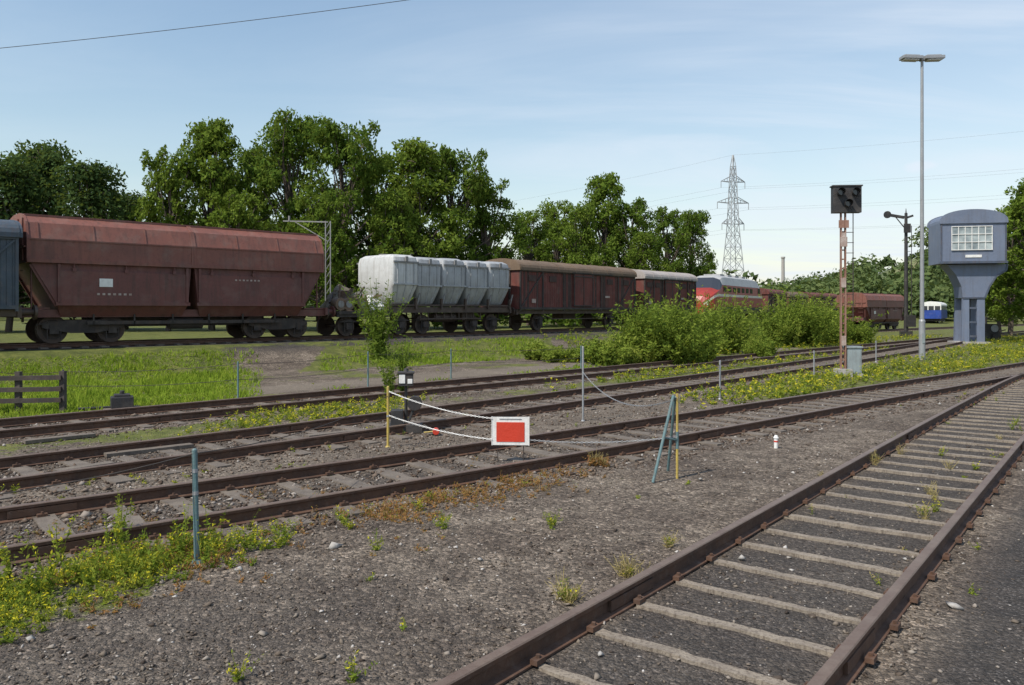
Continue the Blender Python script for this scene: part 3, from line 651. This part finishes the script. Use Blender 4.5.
# small flat wagon with covered scrap
e,L=put('flat_wagon',(-7.2,33.3),(-5.2,35.4),ZW+.156); h=L/2-.1
f=MB(); f.box((0,0,1.0),(2*h,2.4,.14),1)
for s in(-1,1): f.box((0,s*1.1,.92),(2*h+.1,.1,.22),1)
for x in(-h*.55,h*.6): wheels(f,x,.42)
for i in range(16):
    x=random.uniform(-h+.3,h-.5); f.beam((x-.4,random.uniform(-1.15,.2),1.15+random.random()*.4),(x+.4,random.uniform(-1.15,.4),1.35+random.random()*.8),.06,.09,random.choice((2,2,0,3)))
for x in(-1.25,-.85,-.1): f.cyl((x,-1.15,1.36),(x+.1,-.6,1.46),.2,.2,14,2); f.cyl((x,-1.2,1.36),(x,-1.1,1.36),.27,.27,18,2); f.cyl((x,-1.22,1.36),(x,-1.2,1.36),.15,.15,12,3)
f.box((-.5,-.3,1.7),(.5,.6,.5),2,rz=.4); f.cyl((-.9,-.5,1.2),(-.75,-.4,2.2),.05,n=8,mat=2)
for sx in(-1,1): buffers(f,sx*h,sx,.95)
f.obj('underframe_and_scrap',[M_wheel,M_frame,M_scrap,M_bindark],e)
def heap(name,c,r,mat,parent,n=22,sharp=.25):
    m=MB(); vs=[];N=n;Mm=9
    ph=[random.uniform(0,6) for _ in range(4)]
    for j in range(Mm+1):
        a=j/Mm*math.pi/2
        for i in range(N):
            t=2*math.pi*i/N; q=1+sharp*.5*math.sin(3*t+ph[0])+sharp*.4*math.sin(5*t+ph[1]+a*3)+random.uniform(-.09,.09)
            vs.append((c[0]+r[0]*q*math.cos(t)*math.cos(a),c[1]+r[1]*q*math.sin(t)*math.cos(a),c[2]+r[2]*(math.sin(a)*(1+sharp*.3*math.sin(2*t+ph[2])+random.uniform(-.05,.05)))))
    fs=[(j*N+i,j*N+(i+1)%N,(j+1)*N+(i+1)%N,(j+1)*N+i) for j in range(Mm) for i in range(N)]
    m.add(vs,fs,0); return m.obj(name,[mat],parent)
heap('tarpaulin',(-.3,.25,1.1),(.8,.7,1.0),M_tarp,e,sharp=.5); heap('white_sack',(.75,-.6,1.1),(.55,.5,.62),M_white,e,sharp=.35)
# bin wagon
e,L=put('bin_carrier_wagon',(-5.45,35.2),(.05,41.0),ZW+.156); h=L/2-.12
b=MB(); nb=5; bw=2*h/nb
for i in range(nb):
    x=-h+(i+.5)*bw; g=bw*.485; z1,z0=3.55,1.30; yo=-.16 if i==0 else .02*(i%2); dz=.06 if i==0 else .02*(i%3)
    rings=[(g*.58,.88,z0),(g*.68,1.02,z0+.10),(g*.97,1.30,z0+.80),(g*1.0,1.34,z0+.95),(g*1.0,1.34,z1-.34),(g*.93,1.28,z1-.12),(g*.72,1.06,z1)]
    N=24; vs=[]; pw=.14
    for (a,c2,z) in rings:
        for k in range(N):
            t=2*math.pi*(k+.5)/N; cx=math.copysign(abs(math.cos(t))**pw,math.cos(t)); cy=math.copysign(abs(math.sin(t))**pw,math.sin(t)); vs.append((x+a*cx,yo+c2*cy,z+dz))
    fs=[(j*N+k,j*N+(k+1)%N,(j+1)*N+(k+1)%N,(j+1)*N+k) for j in range(len(rings)-1) for k in range(N)]+[tuple(range(N))[::-1],tuple(range((len(rings)-1)*N,len(rings)*N))]
    b.add(vs,fs,2 if i==0 else 0)
    for s in(-1,1):
        b.box((x,yo+s*1.36,z1-.34+dz),(g*1.9,.06,.08),1); b.box((x,yo+s*1.36,z0+.92+dz),(g*1.9,.06,.06),0)
        for dx in(-g*.62,0,g*.62): b.box((x+dx,yo+s*1.355,(z1-.34+z0+.95)/2+dz),(.05,.04,z1-z0-1.3),0); b.beam((x+dx,yo+s*1.345,z0+.9+dz),(x+dx*.66,yo+s*1.03,z0+.1+dz),.04,.04,0)
        b.box((x,yo+s*1.39,z1-.2+dz),(.14,.06,.22),1)
    b.cyl((x-.2,yo,z1+dz-.02),(x-.2,yo,z1+dz+.06),.25,.25,14,1)
b.obj('bins',[M_bin,M_bindark,M_binw],e,smooth=True)
f=MB()
for s in(-1,1):
    f.box((0,s*1.15,1.12),(2*h+.2,.12,.26),0); f.box((0,s*1.22,1.33),(2*h,.06,.08),0)
    for i in range(nb+1): f.box((-h+i*bw,s*1.25,1.4),(.1,.12,.5),0); f.beam((-h+i*bw,s*1.25,1.2),(-h+i*bw+.3,s*1.2,1.9),.05,.05,2)
    f.beam((-h*.5,s*1.1,.7),(h*.5,s*1.1,.7),.06,.06,0)
    for i in range(9): f.box((-h*.5+i*h/8,s*1.1,.85),(.05,.05,.4),0)
f.box((0,0,1.1),(2*h,2.0,.1),1); f.cyl((-1,-.8,.75),(.4,-.8,.75),.22,n=14); f.box((1.2,-.7,.8),(.7,.5,.4),0)
for sx in(-1,1): f.box((sx*(h+.1),0,1.1),(.12,2.5,.3),0); buffers(f,sx*(h+.1),sx)
for x in(-h+.9,-h+2.3,h-2.3,h-.9): wheels(f,x,.45)
f.obj('underframe',[M_wheel,M_frame,M_bindark],e)
# diesel locomotive
e,L=put('diesel_locomotive',(15.9,62.6),(24.4,76.6),ZW+.156); h=L/2
b=MB(); st=[(0,.55,1.9),(.18,.95,2.25),(.55,1.22,2.55),(1.1,1.36,2.78),(1.6,1.42,2.95),(2.2,1.43,3.80),(2.7,1.45,3.98),(3.4,1.45,4.02)]
st=st+[(L-3.4,1.45,4.02)]+[(L-a,w,t) for a,w,t in st[:-1][::-1]]
secs=[]
for (x,w,t) in st:
    pts=[(-w*.92,.75),(-w,1.1),(-w,1.35),(-w,min(2.2,t*.8)),(-w*.99,min(2.4,t*.88)),(-w*.97,min(3.15,t*.93)),(-w*.82,t-.22),(-w*.45,t-.03)]
    pts=pts+[(-a,c) for a,c in pts[::-1]]; secs.append([(x-h,a,c) for a,c in pts])
N=len(secs[0]); vs=[p for s_ in secs for p in s_]
o=len(b.v); b.v+=vs
for i in range(len(secs)-1):
    for k in range(N-1):
        kk=k if k<8 else 14-k; m={0:2,1:2,2:0,3:1,4:0,5:3,6:3,7:3}[kk]
        if st[i][2]!=st[i+1][2] and min(st[i][2],st[i+1][2])<3 and max(st[i][2],st[i+1][2])>3.5 and kk in(5,6,7): m=4
        if i<4 or i>=len(secs)-5: m={0:2,1:0,2:0,3:1,4:0,5:0,6:0,7:0}[kk]
        b.f.append((o+i*N+k,o+i*N+k+1,o+(i+1)*N+k+1,o+(i+1)*N+k)); b.m.append(m)
b.f.append(tuple(o+i for i in range(N))); b.m.append(0); b.f.append(tuple(o+(len(secs)-1)*N+i for i in range(N-1,-1,-1))); b.m.append(0)
for s in(-1,1):
    for i in range(6): b.box((-h+4.2+i*1.35,s*1.43,2.8),(.75,.05,.4),4)
    b.box((-h+2.75,s*1.43,2.85),(.6,.05,.5),4); b.box((h-2.75,s*1.43,2.85),(.6,.05,.5),4)
for i in range(4): b.box((-h+4.5+i*2.2,0,4.05),(1.2,1.4,.14),3)
for s in(-.8,.8): b.cyl((-h-.02+.25,s,1.6),(-h+.1,s*.95,1.6),.14,.14,14,1)
b.obj('body',[M_locred,M_cream,M_frame,M_silver,M_glass],e)
f=MB(); bogie(f,-h+3.2,2.6,.47); bogie(f,h-3.2,2.6,.47); f.box((0,0,.75),(4,2.2,.6),1); buffers(f,-h+.1,-1); buffers(f,h-.1,1); f.obj('bogies',[M_wheel,M_frame],e)
boxcar((24.9,77.6),(29.6,85.6),ZW+.156,3.3,M_boxred,M_boxred)
boxcar((29.9,86.1),(35.2,94.5),ZW+.156,3.2,M_boxred,M_roofbr)
boxcar((35.5,95.0),(43,104.5),ZW+.156,3.3,M_boxred,M_boxred)
hopper((32.0,72.3),(39.3,79.4),.156,3.5)
# rail bus
e,L=put('railbus',(64.2,119),(70,128),.05); h=L/2
b=MB(); b.box((0,0,1.35),(2*h,2.7,1.3),0); b.box((0,0,2.3),(2*h-.02,2.66,.9),1); pr=[(-1.34,2.75)]+[(1.36*math.sin(a),2.75+.55*math.cos(a)) for a in np.linspace(-1.5,1.5,9)]+[(1.34,2.75)]; b.prism(pr,-h,h,1)
for i in range(7): b.box((-h+.8+i*(2*h-1.6)/6,-1.34,2.3),(.9,.03,.6),2)
for yy in(-.85,0,.85): b.box((-h-.01,yy,2.3),(.04,.7,.6),2)
b.box((0,0,.5),(2*h-1,2.2,.4),3); wheels(b,-h+1.6,.4,3); wheels(b,h-1.6,.4,3)
b.obj('body',[M_blue,M_white,M_glass,M_frame],e)

# ------------------------------------------------------------------ sanding tower
Yt=49.; bx=at(968,343,Yt).x; e=empty('sanding_tower',(bx,Yt,0),math.radians(-12))
def loc(u,v): p=at(u,v,Yt); return (p.x-bx,p.z)
b=MB()
z0=loc(0,264)[1]; x0=loc(938,0)[0]; x1=loc(997,0)[0]; zt=loc(0,224)[1]; zp=loc(0,212)[1]; xm=(x0+x1)/2; hw=(x1-x0)/2
pr=[(x0,z0),(x1,z0),(x1,zt)]+[(xm+hw*math.cos(a),zt+(zp-zt)*math.sin(a)**.8) for a in np.linspace(.15,math.pi-.15,14)]+[(x0,zt)]
b.prism(pr,-1.0,1.4,0,axis='y')
pr2=[(x0-.06,zt-.06)]+[(xm+(hw+.07)*math.cos(a),zt+.03+(zp-zt+.02)*math.sin(a)**.8) for a in np.linspace(math.pi,0,18)]+[(x1+.06,zt-.06)]
b.prism(pr2,-1.09,-1.003,0,axis='y'); b.prism(pr2,1.403,1.5,0,axis='y')
b.box((xm,-1.04,z0+.05),(2*hw+.1,.1,.14),1)
for xx in(x0+.04,x1-.04): b.box((xx,-1.02,(z0+zt)/2),(.07,.05,zt-z0-.2),1)
b.obj('cabin',[M_tower,M_towerd],e)
w=MB(); wx0,wz0=loc(948,251); wx1,wz1=loc(984,228); cx=(wx0+wx1)/2; cz=(wz0+wz1)/2; ww=wx1-wx0; wh=wz1-wz0
w.box((cx,-1.015,cz),(ww,.04,wh),0)
for i in range(7): w.box((wx0+ww*i/6,-1.05,cz),(.04,.04,wh+.05),1)
for i in range(4): w.box((cx,-1.06,wz0+wh*i/3),(ww+.05,.04,.04),1)
w.box((cx+.1,-1.02,z0+.42),(.9,.03,.16),1)
w.box((x1+.01,.2,cz),(.03,1.4,wh),0)
w.obj('window',[M_glassl,M_white],e)
c=MB()
hd=[loc(*p) for p in [(946,265),(1000,265),(999,271),(990,277),(984,287),(980,298),(960,298),(959,287),(954,275)]]
c.prism(hd,-.6,.9,0,axis='y')
for yy in(-.6,.7):
    c.prism([loc(*p) for p in [(960,298.5),(966,298.5),(966,343),(959,343)]],yy-.0,yy+.2,0,axis='y')
    c.prism([loc(*p) for p in [(973,298.5),(980,298.5),(980,343),(973,343)]],yy-.0,yy+.2,0,axis='y')
    for vv in(308,322,336):
        pz=loc(0,vv)[1]; c.box((loc(969,0)[0],yy+.1,pz),(.55,.1,.12),1)
c.cyl((loc(969,0)[0],.1,loc(0,297)[1]),(loc(969,0)[0],.1,.9),.14,.10,12,1)
c.box((loc(969,0)[0],.1,.06),(1.8,2.0,.12),2)
for (a,b2) in zip(hd[1:6],hd[2:7]): c.beam((a[0],-.62,a[1]),(b2[0],-.62,b2[1]),.06,.09,1)
c.obj('support_column',[M_tower,M_towerd,M_conc],e)
p=site(988,340); e=empty('pump_unit',p); b=MB(); b.box((0,0,.75),(.9,.8,.7),0); b.cyl((-.2,0,1.1),(-.2,0,1.6),.12,n=12); b.cyl((.2,-.45,.8),(.2,-.4,.8),.25,n=16,mat=1); 
for s in(-.35,.35): b.cyl((s,-.45,.28),(s,-.38,.28),.27,n=16); b.cyl((s,.38,.28),(s,.45,.28),.27,n=16)
b.beam((.4,0,.5),(1.2,0,.7),.06,.06); b.obj('machine',[M_black,M_galv],e)

# ------------------------------------------------------------------ lamp post
p=site(922,360); e=empty('street_lamp',(p.x,p.y,0)); Hh=at(0,60,p.y).z
b=MB(); b.cyl((0,0,0),(0,0,1.6),.125,.12,16); b.cyl((0,0,1.6),(0,0,Hh),.085,.055,16); b.cyl((0,0,1.58),(0,0,1.66),.13,.1,16); b.box((0,-.12,.9),(.1,.03,.4),1)
b.obj('pole',[M_galv,M_cabinet],e)
b=MB(); w=21/F*p.y
for s in(-1,1):
    R=Matrix.Rotation(-s*.03,3,'Y'); b.box((s*w*.52,0,Hh+.08),(w*.94,.42,.14),0,R=R); b.box((s*w*.56,0,Hh-.01),(w*.7,.34,.05),1,R=R); b.box((s*w*.52,0,Hh+.17),(w*.7,.26,.06),0,R=R)
b.box((0,0,Hh+.05),(.16,.2,.2),0)
b.obj('lamp_heads',[M_galv,M_white],e,bevel=.02)
# ------------------------------------------------------------------ light signal
p=site(843,376); e=empty('railway_signal',(p.x,p.y,0),math.radians(-6)); k=p.y/F
zt=at(0,213,p.y).z; z2=at(0,187,p.y).z; xc=3*k
b=MB(); b.box((xc,0,(zt+z2)/2),(27*k,.28,z2-zt),0)
for (dx,dz) in((-.22,.2),(.22,.2),(0,-.15)): 
    b.cyl((xc+dx,-.15,(zt+z2)/2+dz),(xc+dx,-.34,(zt+z2)/2+dz+.02),.11,.12,16,1,False); b.cyl((xc+dx,-.145,(zt+z2)/2+dz),(xc+dx,-.155,(zt+z2)/2+dz),.09,.09,16,2)
b.box((xc,.0,z2+.02),(29*k,.34,.04),0); b.obj('signal_head',[M_black,M_black,M_glass],e)
b=MB(); 
for s in(-.065,.065): b.box((s,0,zt/2+.1),(.035,.12,zt-.2),0)
for i in range(16): 
    z=.5+i*(zt-.8)/15; b.box((0,0,z),(.14,.03,.04),0)
for z in(1.1,2.9,4.3): b.box((0,-.07,z),(.14,.02,.3),1)
b.box((0,0,.1),(.45,.45,.25),2); b.box((.0,-.08,zt-.35),(.30,.03,.24),0); b.box((.0,-.08,zt-.9),(.2,.05,.3),1)
for i in range(9): b.box((.2,.0,1.9+i*.32),(.24,.02,.02),3)
b.cyl((.3,0,1.7),(.3,0,zt),.015,n=6,mat=3)
b.obj('mast',[M_rustpole,M_paleband,M_conc,M_frame],e)
b=MB(); b.box((.33,.12,.46),(.42,.36,.82),0); b.box((.33,.12,.9),(.48,.42,.05),0); b.box((.33,-.07,.46),(.36,.015,.7),0); b.box((.33,.12,.04),(.5,.44,.08),1); b.obj('relay_cabinet',[M_cabinet,M_conc],e)
Ys=62.; p=at(906,333,Ys); e=empty('semaphore_signal',(p.x,Ys,0)); k=Ys/F; b=MB(); ztp=at(0,213,Ys).z
b.cyl((0,0,0),(0,0,ztp),.17,.11,10); b.box((0,0,.2),(.7,.7,.4))
b.beam((-.15,0,ztp-.35),(-1.35,0,ztp-.15),.1,.22); b.cyl((-1.45,-.06,ztp-.13),(-1.45,.06,ztp-.13),.28,n=16)
b.beam((.1,0,ztp-.35),(.55,0,ztp-.2),.1,.16); b.beam((-.9,0,ztp-.2),(0,0,ztp-1.3),.06,.06); b.cyl((0,0,ztp),(0,0,ztp+.35),.05,.02,8)
b.box((0,-.2,ztp-1.2),(.5,.12,.7)); b.cyl((.35,-.15,1),(.35,-.15,ztp-1),.03,n=6)
for i in range(20): b.box((.2,0,1+i*.35),(.3,.03,.03))
b.box((.2,-.3,1.2),(.6,.5,.9)); b.obj('mast_and_arm',[M_black],e)

# ------------------------------------------------------------------ pylon, chimney, wires
Yp=260.; p=at(733,270,Yp); e=empty('electricity_pylon',(p.x,Yp,0),.25); k=Yp/F; Ht=at(0,155,Yp).z; b=MB()
def hwf(z): return np.interp(z,[0,Ht*.55,Ht*.92,Ht],[3.6,1.4,.7,.1])
lv=list(np.linspace(0,Ht,15)); r=.10
for a,c2 in zip(lv[:-1],lv[1:]):
    A=hwf(a);C=hwf(c2); ca=[(-A,-A),(A,-A),(A,A),(-A,A)]; cc=[(-C,-C),(C,-C),(C,C),(-C,C)]
    for i in range(4):
        j=(i+1)%4; b.beam((*ca[i],a),(*cc[i],c2),r*2,r*2); b.beam((*ca[i],a),(*cc[j],c2),r,r); b.beam((*ca[j],a),(*cc[i],c2),r,r); b.beam((*ca[i],a),(*ca[j],a),r,r)
arms=[(182,13),(203,17),(224,12)]; tips=[]
for v,w in arms:
    z=at(0,v,Yp).z; w=w*k*1.02; H0=hwf(z)
    for s in(-1,1):
        for yy in(-H0,H0): b.beam((s*H0,yy,z),(s*w,0,z+.1),.17,.17); b.beam((s*H0,yy,z+1.8),(s*w,0,z+.1),.17,.17)
        for q in(.35,.65): b.beam((s*(H0+(w-H0)*q),0,z),(s*(H0+(w-H0)*q),0,z+1.8*(1-q)),.12,.12)
        b.cyl((s*w,0,z),(s*w,0,z-2),.12,n=6); tips.append((s*w,z-2))
b.obj('lattice',[M_galv],e)
def sag(a,b_,s,n=24): 
    a=Vector(a);b_=Vector(b_); return [a.lerp(b_,i/n)-Vector((0,0,s*4*(i/n)*(1-i/n))) for i in range(n+1)]
e2=empty('power_lines'); b=MB()
for (dx,z) in tips+[(0,Ht)]:
    a=(p.x+dx*math.cos(.25),Yp+dx*math.sin(.25),z); b.tube(sag(a,(a[0]+190,a[1]-115,z+6),4),.02,4); b.tube(sag(a,(a[0]-250,a[1]+260,z+3),7),.022,4)
b.obj('wires',[M_galv],e2)
e=empty('overhead_wire'); b=MB(); b.tube(sag(at(-150,62,34),at(560,-22,34),.25),.014,5); b.obj('wire',[M_black],e)
p=at(783,268,230); e=empty('chimney',(p.x,230,0)); b=MB(); b.cyl((0,0,0),(0,0,at(0,257,230).z),.6,.45,12); b.cyl((0,0,at(0,258.5,230).z),(0,0,at(0,256.8,230).z),.6,.6,12); b.obj('stack',[M_conc],e)
e=empty('catenary_mast',(*at(328,300,39.)[:2],ZW)); b=MB(); zt=at(0,221,39.).z-ZW
for s in(-.12,.12): b.box((s,0,zt/2),(.04,.08,zt))
for i in range(14): b.beam((-.12,0,i*zt/14),(.12,0,(i+1)*zt/14),.025,.025)
b.beam((0,0,zt-.05),(-2.2,0,zt-.0),.05,.06); b.beam((0,0,zt-1.0),(-1.6,0,zt-.05),.04,.04); b.cyl((-1.9,0,zt),(-1.9,0,zt+.25),.05,n=8)
b.obj('mast',[M_bindark],e)

# ------------------------------------------------------------------ barrier, chains, posts
def post(u,v0,v1,mat=M_teal,r=.022,lean=0,name='fence_post',band_=None):
    p=site(u,v1); h=at(0,v0,p.y).z; e=empty(name,(p.x,p.y,0)); b=MB(); b.cyl((0,0,-.05),(lean,0,h),r,r,10,0); b.cyl((lean,0,h),(lean,0,h+.012),r*1.05,r*.6,10,0)
    b.cyl((0,0,-.01),(0,0,.02),r*2.4,r*1.6,10,0)
    if band_: 
        for z in band_: b.cyl((lean*z,0,h*z),(lean*z,0,h*z+.03),r*1.12,r*1.12,10,1)
    b.tube([Vector((lean+r*math.cos(t),0,h-.04+.03*math.sin(t))) for t in np.linspace(0,6.28,8)],.004,4)
    b.obj('post',[mat,M_galv],e); return Vector((p.x+lean,p.y,h))
A=post(197,450,562,band_=(.6,.8),lean=-.02)
B_=post(388,387,447,M_yellow,.02,band_=(.5,))
post(583,347,421,M_galv,.018)
fp=[post(u,a,b_,m,.022) for u,a,b_,m in((-20,368,412,M_teal),(63,370,405,M_black),(238,362,401,M_teal),(368,352,388,M_teal),(451,349,379,M_teal),(581,346,372,M_teal))]
fp2=[post(u,a,b_,M_galv,.022) for u,a,b_ in((720,361,399),(814,351,377),(876,341,362))]
e=empty('fence_wire'); b=MB()
for q in(.95,.55):
    for a,c2 in zip(fp[:-1],fp[1:]): 
        b.tube(sag((a.x,a.y,a.z*q),(c2.x,c2.y,c2.z*q),.06,14),.006,4)
P583=site(583,421); b.tube(sag((P583.x,P583.y,1.1),(fp2[0].x,fp2[0].y,fp2[0].z*.9),.25,16),.006,4)
for a,c2 in zip(fp2[:-1],fp2[1:]): b.tube(sag((a.x,a.y,a.z*.9),(c2.x,c2.y,c2.z*.9),.2,14),.006,4)
L0=site(-150,640); b.tube(sag((L0.x,L0.y,.8),(A.x,A.y,A.z*.97),.06,14),.005,4); b.tube(sag((A.x,A.y,A.z*.97),(B_.x,B_.y,B_.z*.85),.12,24),.005,4)
b.obj('wires',[M_frame],e)
p=site(664,479); e=empty('trestle_stand',(p.x,p.y,0)); k=p.y/F; h=at(0,394,p.y).z; b=MB()
b.cyl((14*k,.05,-.02),(14*k,.05,h),.016,.016,10,1); b.cyl((-14*k,-.2,0),(10*k,.03,h*.98),.018,.018,10,0); b.cyl((12*k,.5,0),(12*k,.06,h*.96),.018,.018,10,0); b.cyl((-2*k,-.08,h*.5),(14*k,.05,h*.45),.012,.012,8,0); b.cyl((14*k,.05,h*.35),(14*k,.05,h*.55),.02,.02,10,0)
b.obj('frame',[M_teal,M_yellow],e); Tt=Vector((p.x+13*k,p.y,h))
Ysn=10.7; pc=at(510.5,431,Ysn); sw=37/F*Ysn; sh=28/F*Ysn; e=empty('barrier_sign',(pc.x,pc.y,0),math.radians(-4)); b=MB()
b.box((0,0,pc.z),(sw,.015,sh),0); b.box((0,-.010,pc.z-.012),(sw*.76,.006,sh*.70),1); b.box((-.0,-.010,pc.z+sh*.43),(sw*.6,.006,.012),2)
for s in(-1,1): b.box((s*sw*.5,0,pc.z),(.012,.022,sh+.01),0); b.cyl((s*sw*.35,.03,0),(s*sw*.35,.012,pc.z),.006,n=6,mat=3)
b.obj('board',[M_white,M_signred,M_galv,M_frame],e)
def chain(name,a,c2,s,mat,step=.035):
    e=empty(name); pts=sag(a,c2,s,max(8,int((Vector(c2)-Vector(a)).length/step))); b=MB()
    for i in range(len(pts)-1):
        m=(pts[i]+pts[i+1])/2; d=(pts[i+1]-pts[i]).normalized(); w=Vector((0,0,1)).cross(d).normalized() if i%2 else Vector((0,0,1)); q=.62*(pts[i+1]-pts[i]).length; o=w*.008
        b.tube([m-d*q+o*.3,m-d*q*.6+o,m+d*q*.6+o,m+d*q-o*.3,m+d*q*.6-o,m-d*q*.6-o,m-d*q+o*.3],.0035,4)
    b.obj('links',[mat],e)
sl=Vector((pc.x-sw/2,pc.y,pc.z)); sr=Vector((pc.x+sw/2,pc.y,pc.z))
chain('barrier_chain',B_-Vector((0,0,.06)),sl+Vector((0,0,sh*.45)),.06,M_white)
chain('barrier_chain',B_-Vector((0,0,.42)),sl+Vector((0,0,-sh*.3)),.05,M_white)
chain('barrier_chain',sr+Vector((0,0,-.12)),Tt-Vector((0,0,.52)),.05,M_galv)
chain('barrier_chain',Tt-Vector((.0,0,.05)),Vector((P583.x,P583.y,.9)),.3,M_galv,.06)
p=site(406,432); e=empty('point_lever',(p.x,p.y,0),.1); b=MB()
b.box((0,0,.07),(.55,.35,.14),0); b.cyl((0,0,.1),(0,0,.8),.03,.025,10,0); b.box((0,0,.88),(.24,.22,.2),0); b.box((-.06,-.115,.9),(.1,.012,.15),1); b.box((.07,-.115,.86),(.08,.012,.08),1); b.box((0,0,1.0),(.28,.26,.03),0); b.cyl((0,0,1.0),(0,0,1.07),.05,.03,10,0)
b.beam((.05,-.12,.2),(.22,-.2,.62),.03,.04,0); b.cyl((.15,-.22,.5),(.15,-.08,.5),.12,.12,16,0); b.box((-.15,0,.25),(.2,.25,.25),0)
b.cyl((.5,-.35,.05),(.3,-.2,.14),.018,n=8,mat=0); b.cyl((.5,-.42,.06),(.5,-.30,.06),.055,n=12,mat=3); b.cyl((.3,-.35,.04),(.5,-.36,.06),.014,n=8,mat=2)
b.obj('mechanism',[M_black,M_white,M_yellow,M_signred],e,bevel=.005)
p=site(122,410); e=empty('point_machine',(p.x,p.y,0),.5); b=MB(); b.box((0,0,.16),(.42,.34,.24),0); b.box((0,0,.3),(.3,.26,.06),0); b.cyl((0,0,.3),(0,0,.4),.05,n=10); b.box((-.5,0,.07),(.6,.06,.05),0); b.box((0,0,.03),(.7,.5,.05),1); b.obj('housing',[M_black,M_sleeperd],e,bevel=.015)
e=empty('timber_fence'); b=MB(); a0=site(-120,416); a1=site(63,412)
for i in range(5):
    q=a0.lerp(a1,i/4); b.box((q.x,q.y,.4),(.1,.1,.85))
for z in(.25,.47,.7): b.beam((a0.x,a0.y-.07,z),(a1.x,a1.y-.07,z),.05,.09)
b.obj('rails_and_posts',[M_frame],e)
p=site(776,448); e=empty('survey_marker',p); b=MB(); b.cyl((0,0,-.05),(0,0,.15),.03,.028,12,0); b.cyl((0,0,.15),(0,0,.19),.04,.02,12,0); b.cyl((0,0,.09),(0,0,.11),.032,.032,12,1); b.obj('stake',[M_white,M_signred],e)
e=empty('timber_planks'); b=MB()
for u,v,a,l in((150,452,.75,1.2),(60,440,.8,1.0),(330,436,.7,.8),(85,470,.9,.7)):
    q=site(u,v); b.box((q.x,q.y,.03),(l,.16,.05),0,rz=a)
b.obj('planks',[M_sleeperd],e)

# ------------------------------------------------------------------ sky, sun, camera
el=math.radians(52); ts_=Vector((-.74,-.67,0)).normalized(); tosun=Vector((ts_.x*math.cos(el),ts_.y*math.cos(el),math.sin(el)))
W=bpy.data.worlds.new('World'); S.world=W; W.use_nodes=True; w=NT('sky',W.node_tree)
sky=w.n('ShaderNodeTexSky',sky_type='NISHITA',sun_disc=False,sun_elevation=el,sun_rotation=math.atan2(tosun.x,tosun.y),air_density=1.5,dust_density=.4,ozone_density=2.5)
dirv=w.n('ShaderNodeTexCoord').outputs['Generated']; sp=w.n('ShaderNodeSeparateXYZ',{0:dirv})
zz=w.math('ADD',w.math('MAXIMUM',sp.outputs[2],0.),.12)
pl=w.n('ShaderNodeCombineXYZ',{0:w.math('DIVIDE',sp.outputs[0],zz),1:w.math('DIVIDE',sp.outputs[1],zz),2:0.}).outputs[0]
n1=w.n('ShaderNodeTexNoise',{'Vector':w.mapping(pl,(.45,1.3,1)),'Scale':1.1,'Detail':7.,'Roughness':.6,'Distortion':.6}).outputs['Fac']
n2=w.noise(w.mapping(dirv,(1,1,4)),2.2,3)
cl=w.math('MULTIPLY',w.ramp(n1,[(.42,0.),(.64,1.)]),w.ramp(n2,[(.35,.25),(.6,1.)]))
rt=w.math('MULTIPLY_ADD',sp.outputs[0],1.0,.25,clamp=True); lowz=w.ramp(sp.outputs[2],[(0.,1.),(.2,.5),(.45,.06)])
haze=w.math('MULTIPLY',w.math('ADD',rt,.35),w.math('MULTIPLY',lowz,.8),clamp=True)
wisp=w.math('MULTIPLY',cl,w.math('MULTIPLY_ADD',rt,1.1,.18))
fac=w.math('ADD',w.math('MULTIPLY',haze,.8),w.math('MULTIPLY',wisp,.7),clamp=True)
cd=Vector((413,796,144)).normalized(); df=w.n('ShaderNodeVectorMath',{0:dirv,1:cd},operation='SUBTRACT').outputs[0]
ln=w.n('ShaderNodeVectorMath',{0:w.mapping(df,(1,1,2.8))},operation='LENGTH').outputs['Value']
puff=w.ramp(w.math('ADD',ln,w.math('MULTIPLY',w.math('SUBTRACT',w.noise(dirv,30.,5),.5),.04)),[(.008,.8),(.036,0.)])
fac=w.math('MAXIMUM',w.math('MULTIPLY',fac,.9),puff)
col=w.mix(fac,sky.outputs[0],(5.6,6.1,6.8))
bg=w.n('ShaderNodeBackground',{'Color':col,'Strength':.145}); w.n('ShaderNodeOutputWorld',{'Surface':bg.outputs[0]})
sl_=bpy.data.lights.new('sun','SUN'); sl_.energy=5.0; sl_.angle=math.radians(.5); sl_.color=(1,.94,.84)
so=bpy.data.objects.new('sun',sl_); S.collection.objects.link(so); so.rotation_euler=(-tosun).to_track_quat('-Z','Y').to_euler(); so.location=(0,0,30)
cam=bpy.data.cameras.new('camera'); co=bpy.data.objects.new('camera',cam); S.collection.objects.link(co)
co.location=(0,0,CH); co.rotation_euler=(math.pi/2,0,0); cam.lens=28; cam.sensor_width=36; cam.shift_y=-32.5/1024; cam.clip_start=.05; cam.clip_end=6000
S.camera=co
S.view_settings.view_transform='Standard'; S.view_settings.look='None'; S.view_settings.exposure=0
